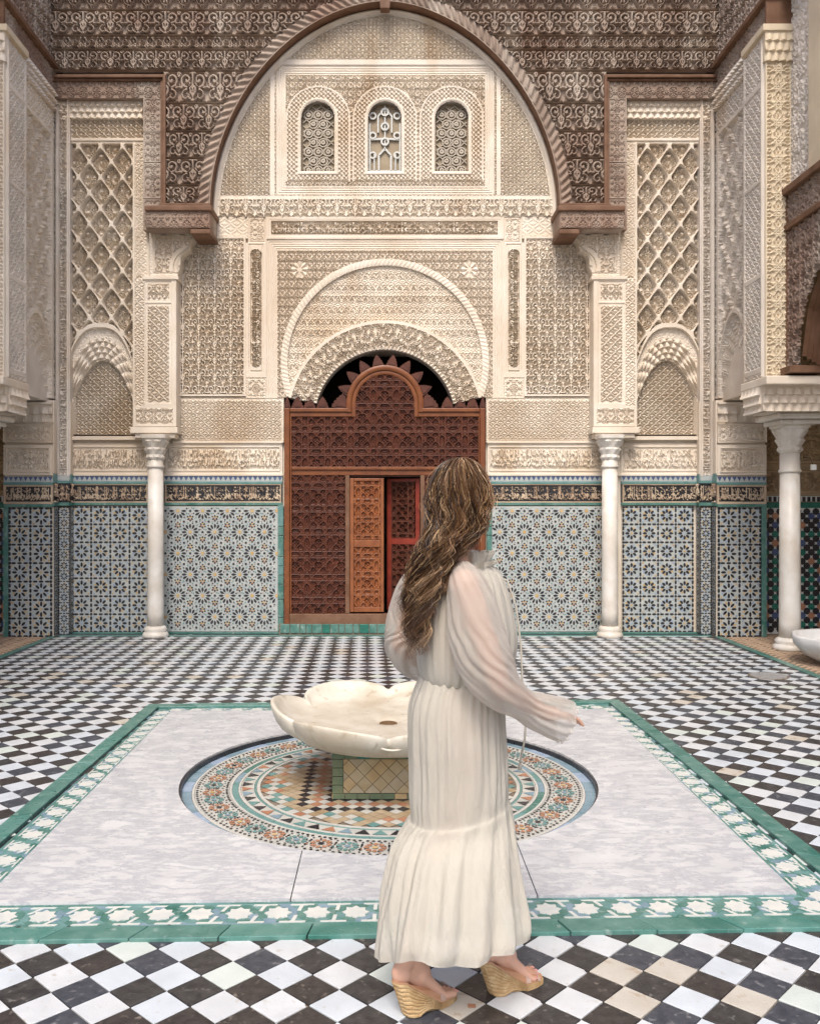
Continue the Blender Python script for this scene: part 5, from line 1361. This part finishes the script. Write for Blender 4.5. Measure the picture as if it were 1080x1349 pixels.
FW = Vector((math.cos(R(30)), math.sin(R(30)), 0)); LT = Vector((-FW.y, FW.x, 0)); UP = Vector((0, 0, 1))
rotF = Matrix(((FW.x, LT.x, 0, 0), (FW.y, LT.y, 0, 0), (0, 0, 1, 0), (0, 0, 0, 1)))     # local x=forward, y=left
HC = Vector(W(607, 659, 2.90))                 # head centre
blob(HC+UP*.015, .092, (1.05, .82, 1.18), rotF, 24)
blob(HC+FW*.022-UP*.045, .066, (1.05, .85, 1.05), rotF, 20)         # jaw
blob(HC+FW*.055-UP*.088, .026, (1, 1, .8), rotF)                     # chin
for k, (f, z, r) in enumerate(((.098, .012, .009), (.105, -.004, .0105), (.112, -.018, .013))): blob(HC+FW*f+UP*z, r, (1, .8, 1.2), rotF, 10)   # nose
blob(HC+FW*.087-UP*.048, .016, (.8, 1.3, .5), rotF, 12); blob(HC+FW*.085-UP*.059, .016, (.8, 1.2, .5), rotF, 12)     # lips
for s_ in (-1, 1):
    blob(HC+FW*.082+LT*s_*.030+UP*.012, .013, (.7, 1.2, .8), rotF, 10)    # eyelids
    blob(HC+FW*.088+LT*s_*.030+UP*.030, .012, (.8, 1.8, .5), rotF, 10)    # brow
    blob(HC-FW*.006+LT*s_*.083-UP*.005, .026, (.7, .25, 1.15), rotF, 12)  # ears
NB = Vector(W(600, 742, 2.91)); SR = Vector(W(612, 768, 2.79)); SL = Vector(W(554, 768, 3.08))
limb(HC-UP*.06-FW*.02, NB-FW*.01, .050, .056)
CH = Vector(W(597, 815, 2.93)); WA = Vector(W(603, 882, 2.93)); PE = Vector(W(603, 940, 2.93))
limb(NB-UP*.03, CH, .075, .11); blob(CH, .14, (.78, 1.05, 1.1), rotF, 20); blob(CH+FW*.055+LT*.06+UP*.02, .058, (1, 1, 1)); blob(CH+FW*.055-LT*.06+UP*.02, .058)
limb(SL, SR, .042, .042); limb(CH, WA, .105, .085); blob(PE, .125, (.78, 1.0, .95), rotF, 20); limb(WA, PE, .085, .10)
# legs, ankles, feet
SH = [((.026, 2.775), 35, .235, 'near'), ((.305, 2.905), 26, .235, 'far')]
for (hx, hy), an, Ls, nm in SH:
    f = Vector((math.cos(R(an)), math.sin(R(an)), 0)); l = Vector((-f.y, f.x, 0)); o0 = Vector((hx, hy, 0)); s_ = 1 if nm == 'far' else -1
    hip = PE+LT*(.075 if nm == 'near' else -.075)*0+(-FW*.0)+LT*(.07 if nm == 'far' else -.07)-UP*.02
    ank = o0+f*.055+UP*.205; knee = (hip+ank)/2+FW*.05+UP*.02
    limb(hip, knee, .070, .052); limb(knee, knee.lerp(ank, .35)-FW*.012, .052, .050); limb(knee.lerp(ank, .35)-FW*.012, ank, .050, .031)
    limb(ank, o0+f*.04+UP*.165, .031, .032)
    blob(o0+f*.032+UP*.138, .031, (1.05, .88, 1.15), None, 14)
    limb(ank-UP*.015, o0+f*.115+UP*.115, .031, .028); limb(o0+f*.045+UP*.14, o0+f*.16+UP*.046, .026, .020)
    for w_ in (-.022, .0, .020): limb(o0+f*.10+l*w_*.6+UP*.115, o0+f*.178+l*w_+UP*.038, .021, .0145)
    for j, (w_, r_, e_) in enumerate(((.028*s_, .0118, .232), (.011*s_, .0088, .236), (-.004*s_, .0084, .229), (-.018*s_, .0080, .220), (-.031*s_, .0078, .208))):
        b0 = o0+f*.180+l*w_*.95+UP*.034; limb(b0, o0+f*(e_-.012)+l*w_+UP*.028, r_*1.05, r_*.95)
    for s2 in (-1, 1): blob(ank+l*s2*.028-UP*.008, .012)
# right arm: shoulder, elbow, wrist and hand with five fingers
EL = Vector(W(660, 905, 2.76)); WR = Vector(W(718, 940, 2.85))
limb(SR, EL, .046, .036); limb(EL, WR, .036, .024)
hd = (Vector(W(766, 943, 2.93))-WR).normalized(); hl = UP.cross(hd).normalized(); hu = hd.cross(hl)
PM_ = WR+hd*.055
limb(WR, WR+hd*.03, .024, .025)
for w_ in (-.026, -.009, .009, .026): limb(WR+hd*.025+hl*w_*.5, WR+hd*.075+hl*w_, .014, .0125)
for w_, Lf in ((-.029, .060), (-.010, .070), (.009, .074), (.028, .064)):
    a = WR+hd*.078+hl*w_; b = a+hd*Lf*.5+hl*w_*.08-hu*.006; c = b+hd*Lf*.30-hu*.010; d_ = c+hd*Lf*.2-hu*.010
    limb(a, b, .0088, .0078); limb(b, c, .0078, .0070); limb(c, d_, .0070, .0060)
a = WR+hd*.025+hl*.028; limb(a, a+hd*.030+hl*.018-hu*.006, .0125, .0105); limb(a+hd*.030+hl*.018-hu*.006, a+hd*.055+hl*.022-hu*.014, .0095, .0078)
# left arm, hidden in its sleeve, bent forward
E2 = Vector(W(528, 850, 3.12)); W2 = Vector(W(563, 880, 3.24)); limb(SL, E2, .044, .034); limb(E2, W2, .034, .024)
for w_ in (-.02, 0, .02): limb(W2, W2+FW*.07+UP*w_, .02, .012)
for w_, Lf in ((-.028, .058), (-.010, .068), (.009, .072), (.027, .062)): limb(W2+FW*.07+UP*w_, W2+FW*(.07+Lf)+UP*w_*1.1-LT*.012, .0085, .0065)
limb(W2+FW*.02+UP*.02, W2+FW*.06+UP*.055, .011, .008)
me = bpy.data.meshes.new('body'); bmesh.ops.recalc_face_normals(bm, faces=bm.faces[:]); bm.to_mesh(me); bm.free(); me.materials.append(M['skin'])
bo = bpy.data.objects.new('body', me); put(bo, per)
rm = bo.modifiers.new('remesh', 'REMESH'); rm.mode = 'VOXEL'; rm.voxel_size = .0042; rm.use_smooth_shade = True
smd = bo.modifiers.new('smooth', 'SMOOTH'); smd.factor = .5; smd.iterations = 5
# toenails
g = G()
for (hx, hy), an, Ls, nm in SH:
    f = Vector((math.cos(R(an)), math.sin(R(an)), 0)); l = Vector((-f.y, f.x, 0)); s_ = 1 if nm == 'far' else -1
    for j, (w_, r_, e_) in enumerate(((.028*s_, .0118, .232), (.011*s_, .0088, .236), (-.004*s_, .0084, .229), (-.018*s_, .0080, .220), (-.031*s_, .0078, .208))):
        c = Vector((hx, hy, 0))+f*(e_-.006)+l*w_+UP*(.028+r_*.72)
        vs = [c+f*a*r_*.75+l*b*r_*.55+UP*(-abs(a)*.0012) for a, b in ((-1, -1), (.8, -1), (1, 0), (.8, 1), (-1, 1))]
        g.add(vs+[v-UP*.003 for v in vs], [(0, 1, 2, 3, 4), (0, 5, 6, 1), (1, 6, 7, 2), (2, 7, 8, 3), (3, 8, 9, 4), (4, 9, 5, 0)])
g.build('toenails', mat('nail', (.62, .30, .26), .25), per)
# --- wedge sandals: rope layers, insole, clear straps
for (hx, hy), an, Ls, nm in SH:
    f = Vector((math.cos(R(an)), math.sin(R(an)), 0)); l = Vector((-f.y, f.x, 0)); o0 = Vector((hx, hy, 0)); s_ = 1 if nm == 'far' else -1
    sand = G(); Ls = .245; NL = 8; ns = 30
    top = lambda s: .118-.006*s if s < .12 else (.118-.096*((s-.12)/.54)**.92 if s < .66 else .022-.006*(s-.66)/.34)
    bot = lambda s: 0 if s < .26 else (.015*math.sin((s-.26)/.40*math.pi) if s < .66 else 0)
    wid = lambda s: .026+.010*math.sin(min(1, s/.9)*math.pi*.9)+.002*(s > .5)
    prof = []
    def outline(zf, shrink=0):
        P = []
        for k in range(ns+1):
            s = k/ns; x = s*Ls
            e = math.sqrt(max(0, 1-((s-.16)/.16)**2)) if s < .16 else (math.sqrt(max(0, 1-((s-.78)/.22)**2)) if s > .78 else 1)
            P.append((x, wid(s)*e-shrink if e > .05 else 0.0, s))
        return P
    vs = []; fs = []; rows_ = []
    K = NL*4
    for k in range(K+1):
        t = k/K; ph = (t*NL) % 1; bul = .0032*math.sqrt(max(0, 1-(2*ph-1)**2)) if k not in (0, K) else -.002
        row = []
        P = outline(t)
        lean = .045*(1-t)          # the heel leans forward towards the ground
        for sd in (1, -1):
            rng_ = range(ns+1) if sd == 1 else range(ns-1, 0, -1)
            for i in rng_:
                x, w_, s = P[i]; z = bot(s)+(top(s)-bot(s))*t
                xx = x+lean*max(0, 1-s*2.5)*1.0
                v = o0+f*(xx+(bul*(-1 if s < .1 else (1 if s > .9 else 0))))+l*(sd*(w_+bul))+UP*z
                row.append(v)
        rows_.append(row); vs += row
    m_ = len(rows_[0])
    for k in range(K):
        for i in range(m_): fs.append((k*m_+i, k*m_+(i+1) % m_, (k+1)*m_+(i+1) % m_, (k+1)*m_+i))
    fs.append(tuple(range(m_-1, -1, -1))); fs.append(tuple(range(K*m_, (K+1)*m_)))
    sand.add(vs, fs, 0, False)
    so = sand.build('sandal', M['jute'], per)
    g = G(); P = outline(1); vs = []
    for zoff in (.0, .006):
        for sd in (1, -1):
            for i in (range(ns+1) if sd == 1 else range(ns-1, 0, -1)):
                x, w_, s = P[i]; vs.append(o0+f*x+l*sd*max(0, w_+.0015)+UP*(top(s)+zoff))
    g.add(vs, [tuple(range(m_, 2*m_))]+[(i, (i+1) % m_, m_+(i+1) % m_, m_+i) for i in range(m_)])
    g.build('insole', M['insole'], so)
    g = G()
    for sc0, wd in ((.64, .085), (.84, .05)):
        vs = []; na = 12
        for q_ in (0, 1):
            s = sc0+q_*wd
            for k in range(na+1):
                a = math.pi*k/na; ww = wid(s)+.004; hh = (.046 if sc0 < .7 else .034)-.02*(q_)
                vs.append(o0+f*(s*Ls)+l*(math.cos(a)*ww)+UP*(top(s)+.004+math.sin(a)*hh))
        g.add(vs, [(k, k+1, na+2+k, na+1+k) for k in range(na)], 0, True)
    st = g.build('strap', M['vinyl'], so)
# --- dress
def tube_cloth(name, rows, mat_, nth=220, nz=None, fold=None, parent=per, solid=0, sub=6, amp=None):
    """rows: (centre x, centre y, half-x, half-y, z, fold amplitude, fold count)"""
    rows = np.array(rows, float); t = np.arange(len(rows)); tt_ = np.linspace(0, len(rows)-1, (len(rows)-1)*sub+1)
    def cr(col_):          # smooth interpolation
        y = rows[:, col_]; m_ = np.gradient(y); out = []
        i = np.minimum(tt_.astype(int), len(rows)-2); u = tt_-i
        return (2*u**3-3*u**2+1)*y[i]+(u**3-2*u**2+u)*m_[i]+(-2*u**3+3*u**2)*y[i+1]+(u**3-u**2)*m_[i+1]
    C_ = [cr(k) for k in range(6)]
    th_ = np.linspace(0, 2*np.pi, nth, endpoint=False); TH, J = np.meshgrid(th_, np.arange(len(tt_)))
    g_ = lambda k: C_[k][J]
    fo_ = fold(TH, tt_[J]) if fold else 0
    rr = 1
    nx, ny = np.cos(TH), np.sin(TH)
    X = g_(0)+nx*(g_(2)+g_(5)*fo_); Y = g_(1)+ny*(g_(3)+g_(5)*fo_); Z = g_(4)+0*TH
    if amp is not None: Z = Z+amp(TH, tt_[J])
    V = np.stack([X, Y, Z], -1).reshape(-1, 3); n = nth
    I = np.arange(len(tt_)*n).reshape(len(tt_), n); Q = np.stack([I[:-1], np.roll(I, -1, 1)[:-1], np.roll(I, -1, 1)[1:], I[1:]], -1).reshape(-1, 4)
    o = bpy.data.objects.new(name, np_mesh(name, V, Q, mat_, None, True)); put(o, parent); return o
rf = np.random.default_rng(12)
def folds(seed, n0, sharp=1.6, drift=.12, comps=6):
    r_ = np.random.default_rng(seed); ks = r_.integers(max(3, n0-7), n0+9, comps); ph = r_.uniform(0, 6.28, comps); dr = r_.uniform(-1, 1, comps)*drift; am = r_.uniform(.5, 1, comps)
    def f(TH, t):
        s = 0
        for k, p, d_, a in zip(ks, ph, dr, am): s = s+a*np.sin(k*TH+p+d_*t*3+.5*np.sin(2*TH+p))
        s = s/np.sqrt(np.sum(am**2)); return .8*np.tanh(s*.9)
    return f
Yd = 2.93
def row(py, l, r, ky, am, Y=Yd, dy=0.0):
    x0, _, z = W(l, py, Y); x1, _, _ = W(r, py, Y); hx = (x1-x0)/2; return ((x0+x1)/2, Y+dy, hx, hx*ky, z, am)
sk = [row(868, 568, 652, .72, .004), row(880, 560, 656, .78, .005), row(900, 549, 661, .82, .005), row(930, 539, 664, .86, .005), row(970, 538, 666, .88, .006), row(1010, 540, 668, .86, .007), row(1042, 540, 669, .84, .006), row(1064, 541, 669, .83, .003),
      row(1071, 537, 671, .84, .007), row(1086, 529, 674, .85, .010), row(1115, 518, 678, .88, .012, 2.90), row(1155, 509, 684, .92, .013, 2.88), row(1190, 502, 690, .94, .015, 2.87), row(1214, 499, 693, .95, .017, 2.86), row(1230, 498, 693, .95, .020, 2.86)]
f1 = folds(3, 34, 1.6, .2, 11); f1b = folds(13, 6, 1.6, .35, 5); f2 = folds(9, 30, 2.2, .35, 11); f2b = folds(21, 9, 1, .2, 6)
def skf(TH, t):
    up = .55*f1(TH, t)+.8*f1b(TH, t); lo = (.34+.22*np.sin(2*TH+1))*f2(TH, t)+.5*f1b(TH, t)+np.clip((t-8)/4, 0, 1)*1.0*f2b(TH, t); k_ = np.clip((t-7.2)*2, 0, 1)
    return up*(1-k_)+lo*k_
hem = lambda TH, t: .034*np.cos(TH-.4)*np.exp(-((t-7.2)/2.6)**2)+np.clip((t-11.5)/2.5, 0, 1)**2*(.030*np.cos(TH+.15)+.014*np.sin(3*TH+.7)+.012*np.sin(5*TH))
tube_cloth('skirt', sk, M['cloth'], fold=skf, amp=hem, sub=9, nth=330)
li = [row(900, 560, 650, .76, .003), row(1000, 551, 656, .78, .004), row(1090, 545, 660, .80, .005), row(1140, 530, 668, .84, .008, 2.88), row(1182, 520, 676, .86, .010, 2.87)]
tube_cloth('skirt_lining', li, M['lining'], fold=folds(5, 12), sub=8)
# blouse: gathered at the neck, overhanging at the waist
f3 = folds(31, 30, 2.0, .10, 9)
bl = [row(741, 589, 640, .85, .004), row(747, 581, 650, .85, .006), row(760, 568, 661, .92, .008), row(785, 555, 670, .92, .010), row(815, 550, 677, .90, .010), row(843, 549, 681, .88, .009), row(866, 550, 679, .86, .010), row(884, 553, 672, .84, .011), row(892, 558, 662, .82, .009), row(884, 568, 650, .72, .004)]
bl = [b[:5]+(b[5]*.55,) for b in bl]
tube_cloth('blouse', bl, M['cloth'], fold=f3, amp=lambda TH, t: .020*np.cos(TH+2.2)*np.clip((7-np.abs(t-7))/7, 0, 1)*-1, nth=260)
# ruffled collar
def ruffle(name, cx, cy, rx, ry, z0, hgt, n=14, out=.018, nth=220):
    th_ = np.linspace(0, 2*np.pi, nth, endpoint=False); V = []; K = 6
    for k in range(K+1):
        t = k/K; w_ = np.sin(n*th_+.6*np.sin(3*th_))*out*t; r1 = 1; X = cx+np.cos(th_)*(rx+.012*t+w_); Y = cy+np.sin(th_)*(ry+.012*t+w_); Z = z0+hgt*t-.3*np.abs(w_)
        V.append(np.stack([X, Y, Z+0*X], -1))
    V = np.array(V).reshape(-1, 3); I = np.arange((K+1)*nth).reshape(K+1, nth); Q = np.stack([I[:-1], np.roll(I, -1, 1)[:-1], np.roll(I, -1, 1)[1:], I[1:]], -1).reshape(-1, 4)
    o = bpy.data.objects.new(name, np_mesh(name, V, Q, M['cloth'], None, True)); put(o, per)
xc, yc, zc = W(614, 742, 2.92)
ruffle('collar', xc+.012, yc, .060, .052, zc-.004, .046, 12, .013)
ruffle('collar_frill', xc+.012, yc-.002, .070, .060, zc-.012, .022, 15, .012)
# sleeves: sheer balloons following a path
def sleeve(name, P, seed, nf=10, closed_end=False):
    P = [(Vector(c), a, b, am) for c, a, b, am in P]; n = 120; sub = 8; V = []; N = len(P)
    ff = folds(seed, nf, 1.8, .7, 7)
    th_ = np.linspace(0, 2*np.pi, n, endpoint=False)
    steps = (N-1)*sub
    def cat(i, u, get):
        p = [get(P[max(0, min(N-1, i+k))]) for k in (-1, 0, 1, 2)]
        return .5*((2*p[1])+(p[2]-p[0])*u+(p[0]*2-p[1]*5+p[2]*4-p[3])*u*u+(p[1]*3-p[0]-p[2]*3+p[3])*u**3)
    for s in range(steps+1):
        i = min(s//sub, N-2); u = s/sub-i
        c = cat(i, u, lambda q: q[0]); c2 = cat(i, min(1, u+.01) if u < .99 else u-.01, lambda q: q[0]); d_ = (c2-c)*(1 if u < .99 else -1); d_.normalize()
        ra = cat(i, u, lambda q: q[1]); rb = cat(i, u, lambda q: q[2]); am = cat(i, u, lambda q: q[3])
        side = d_.cross(UP).normalized(); up_ = side.cross(d_)
        f_ = ff(th_, np.full(n, s/sub)); 
        am = am*.62; rr_a = ra+am*f_; rr_b = rb+am*f_
        V.append(np.array(c)[None]+np.cos(th_)[:, None]*rr_a[:, None]*np.array(side)[None]+np.sin(th_)[:, None]*rr_b[:, None]*np.array(up_)[None])
    V = np.array(V).reshape(-1, 3); I = np.arange((steps+1)*n).reshape(steps+1, n); Q = np.stack([I[:-1], np.roll(I, -1, 1)[:-1], np.roll(I, -1, 1)[1:], I[1:]], -1).reshape(-1, 4)
    o = bpy.data.objects.new(name, np_mesh(name, V, Q, M['sheer'], None, True)); put(o, per); return o
sleeve('sleeve', [(W(608, 748, 2.84), .025, .03, .003), (W(613, 765, 2.80), .055, .06, .006), (W(621, 800, 2.77), .075, .080, .008), (W(630, 845, 2.75), .085, .088, .009), (W(645, 885, 2.74), .080, .082, .009), (W(664, 911, 2.76), .064, .064, .008), (W(688, 928, 2.81), .050, .048, .008), (W(704, 936, 2.84), .054, .056, .010), (W(726, 944, 2.87), .056, .064, .012), (W(741, 950, 2.89), .052, .066, .013), (W(746, 952, 2.895), .051, .067, .014)], 61)
sleeve('sleeve', [(W(560, 752, 3.05), .03, .03, .003), (W(549, 770, 3.09), .055, .058, .006), (W(538, 805, 3.12), .068, .07, .008), (W(534, 845, 3.13), .074, .07, .009), (W(541, 873, 3.16), .062, .050, .008), (W(560, 886, 3.20), .04, .036, .006), (W(575, 888, 3.24), .045, .04, .008)], 67)
# long tie cord hanging in front
g = G(); cp = [(640, 752, 2.99), (668, 765, 3.0), (680, 800, 3.0), (686, 850, 3.0), (688, 900, 3.0), (693, 940, 3.0), (691, 975, 3.0), (685, 1005, 3.0)]
pts = []
for i in range(len(cp)-1):
    for u in range(5): t = u/5; pts.append(W(*(cp[i][k]*(1-t)+cp[i+1][k]*t for k in range(3))))
pts.append(W(*cp[-1])); g.tube(pts, .0035, 7); g.lathe([(.0, pts[-1][2]-.028), (.007, pts[-1][2]-.022), (.006, pts[-1][2]-.004), (.002, pts[-1][2])], pts[-1][0], pts[-1][1], 10); g.build('tie_cord', M['lining'], per)
# --- hair
hr = np.random.default_rng(5); hq = random.Random(5)
Vh = []; Fh = []; Mh = []; SM = 0
ex = Vector((.091, .083, .118))          # scalp ellipsoid (forward, side, up)
def scalp(az, pol, k=1.0):
    d_ = Vector((math.sin(pol)*math.cos(az)*ex.x*k, math.sin(pol)*math.sin(az)*ex.y*k, math.cos(pol)*ex.z*k)); return HC+UP*.012+FW*d_.x+LT*d_.y+UP*d_.z
def lerp(a, b, t): return a+(b-a)*t
env = [(690, 560, 634), (715, 551, 616), (740, 541, 598), (765, 534, 592), (790, 532, 584), (815, 534, 576), (840, 533, 572), (862, 540, 562)]   # fall of the hair: row, left, right
def env_at(py):
    if py <= env[0][0]: return env[0][1:]
    for a, b in zip(env[:-1], env[1:]):
        if py <= b[0]: t = (py-a[0])/(b[0]-a[0]); return lerp(a[1], b[1], t), lerp(a[2], b[2], t)
    return env[-1][1:]
NCL = 170
for c in range(NCL):
    # azimuth measured from forward; leave the face open
    az = hq.uniform(R(64), R(292)) if c % 6 else hq.uniform(R(284), R(302))
    side = math.sin(az)                      # +1 left (far), -1 right (near camera)
    back = -math.cos(az)
    # lateral slot in the picture: near side -> right edge, back -> left
    u = (math.atan2(-side, -back)/math.pi)     # not used directly
    P0 = scalp(az, R(92)); pxx = CX+F*P0.x/P0.y
    u = min(1, max(0, (pxx-552)/(646-552)))
    u = min(1, max(0, u+hq.uniform(-.06, .06)))
    layer = hq.uniform(.0, 1)
    endpy = hq.uniform(785, 872) if u < .62 else lerp(hq.uniform(785, 845), 700, (u-.62)/.38)+hq.uniform(-8, 8)
    if side > .2: endpy = min(endpy, hq.uniform(760, 850))
    mi = hq.choices((0, 1, 2, 3), (.28, .36, .25, .11) if side > 0 or layer < .5 else (.05, .27, .38, .30))[0]
    if abs(pxx-585) < 14 and hq.random() < .6: mi = 0
    wl = hq.uniform(.11, .155); ph = hq.uniform(0, 6.28); amp0 = hq.uniform(.008, .0145); curl = hq.uniform(.7, 1.3)
    near = 2.83 if side < 0 else 3.0
    part = Vector(W(600, 606, 2.93))
    K = 38; path = []
    Yfall = lerp(P0.y, 2.83, .4)-.035*(1-layer)-(.02 if u < .6 else 0)
    endz = W(0, endpy, Yfall)[2]
    for k in range(K+1):
        t = k/K
        if t < .30:
            pol = R(lerp(9, 92, t/.30)); p = scalp(az if pol > .4 else az, pol, 1.0+.05*layer+.015*math.sin(t*10))
        else:
            s = (t-.30)/.70; z = lerp(P0.z, endz, s); py = CY+(H-z)*F/Yfall
            l_, r_ = env_at(py); tx = lerp(l_, r_, u)
            b = min(1, s*2.2); b = b*b*(3-2*b)
            X_ = lerp(P0.x*1.0, (tx-CX)*Yfall/F, b); Y_ = lerp(P0.y, Yfall+.06*(u-.5)**2*4*0, b)
            kk = 1.0+.10*layer*(1-b); p = Vector((X_, Y_, z))+(P0-HC).normalized()*.012*layer*(1-b)
        path.append(p)
    dist = 0; out = []; wv = []
    for k, p in enumerate(path):
        if k: dist += (path[k]-path[k-1]).length
        t = k/K; A = amp0*max(0, (t-.10))**.7*2.2*curl*(1+.9*max(0, t-.7)); w_ = 2*math.pi*dist/wl+ph
        out.append(p); wv.append((w_, A))
    rc = hq.uniform(.009, .017)
    ns_ = 46
    for s in range(ns_):
        lite = hq.random() < .45; dph = hq.gauss(0, .38); dam = hq.uniform(.65, 1.35)
        a = hq.uniform(0, 6.28); rad = rc*math.sqrt(hq.random()); ox_, oy_ = math.cos(a)*rad, math.sin(a)*rad
        stray = hq.random() < .14; cut = hq.randint(int(K*.86), K) if hq.random() < .5 else K; tw = hq.uniform(-1, 1)
        m2 = mi if hq.random() < .72 else hq.choices((0, 1, 2, 3), (.22, .38, .28, .12))[0]; b0 = len(Vh)*0+SM
        jit = hq.uniform(-.5, .5); cnt = 0
        for k in range(0, cut+1):
            t = k/K; sp = (.35+.65*math.sin(min(1, t*1.6)*math.pi*.5))*(1.0 if t < .7 else 1-(t-.7)*1.5)*(2.2 if stray else 1)
            c_, s_ = math.cos(tw*t*3), math.sin(tw*t*3); p = out[k]; w_, A = wv[k]; A = A*dam; p = p+Vector((math.cos(w_+dph)*A, math.sin(w_*.83+dph+1.1)*A*.35, math.sin(2*w_)*A*.15))
            q_ = p+Vector(((ox_*c_-oy_*s_)*sp, (ox_*s_+oy_*c_)*sp, jit*.01))
            r_ = .0009*(1 if t < .85 else max(.25, (1-t)/.15))
            an = a+tw*t*4; Vh.append((q_.x+math.cos(an)*r_, q_.y+math.sin(an)*r_, q_.z)); Vh.append((q_.x-math.cos(an)*r_, q_.y-math.sin(an)*r_, q_.z))
            cnt += 1
        for k in range(cnt-1):
            Fh.append((SM+k*2, SM+k*2+1, SM+k*2+3, SM+k*2+2)); Mh.append(min(3, m2+1) if lite and k > cnt*.66 else m2)
        SM += cnt*2
hair = bpy.data.objects.new('hair', np_mesh('hair', np.array(Vh), np.array(Fh), HM, np.array(Mh), True)); put(hair, per)
# dark under-layer so that the head does not show through
bmh = bmesh.new()
def hb(c, s3, rot=rotF): bmesh.ops.create_uvsphere(bmh, u_segments=28, v_segments=18, radius=1, matrix=Matrix.Translation(Vector(c)) @ rot @ Matrix.Diagonal((*s3, 1)))
hb(HC+UP*.012-FW*.012, (.084, .080, .112)); hb(Vector(W(588, 705, 2.88)), (.035, .07, .13)); hb(Vector(W(567, 750, 2.87)), (.025, .05, .11))
me = bpy.data.meshes.new('hair_underlayer'); bmh.to_mesh(me); bmh.free(); me.materials.append(HM[0]); uo = bpy.data.objects.new('hair_underlayer', me); put(uo, hair)
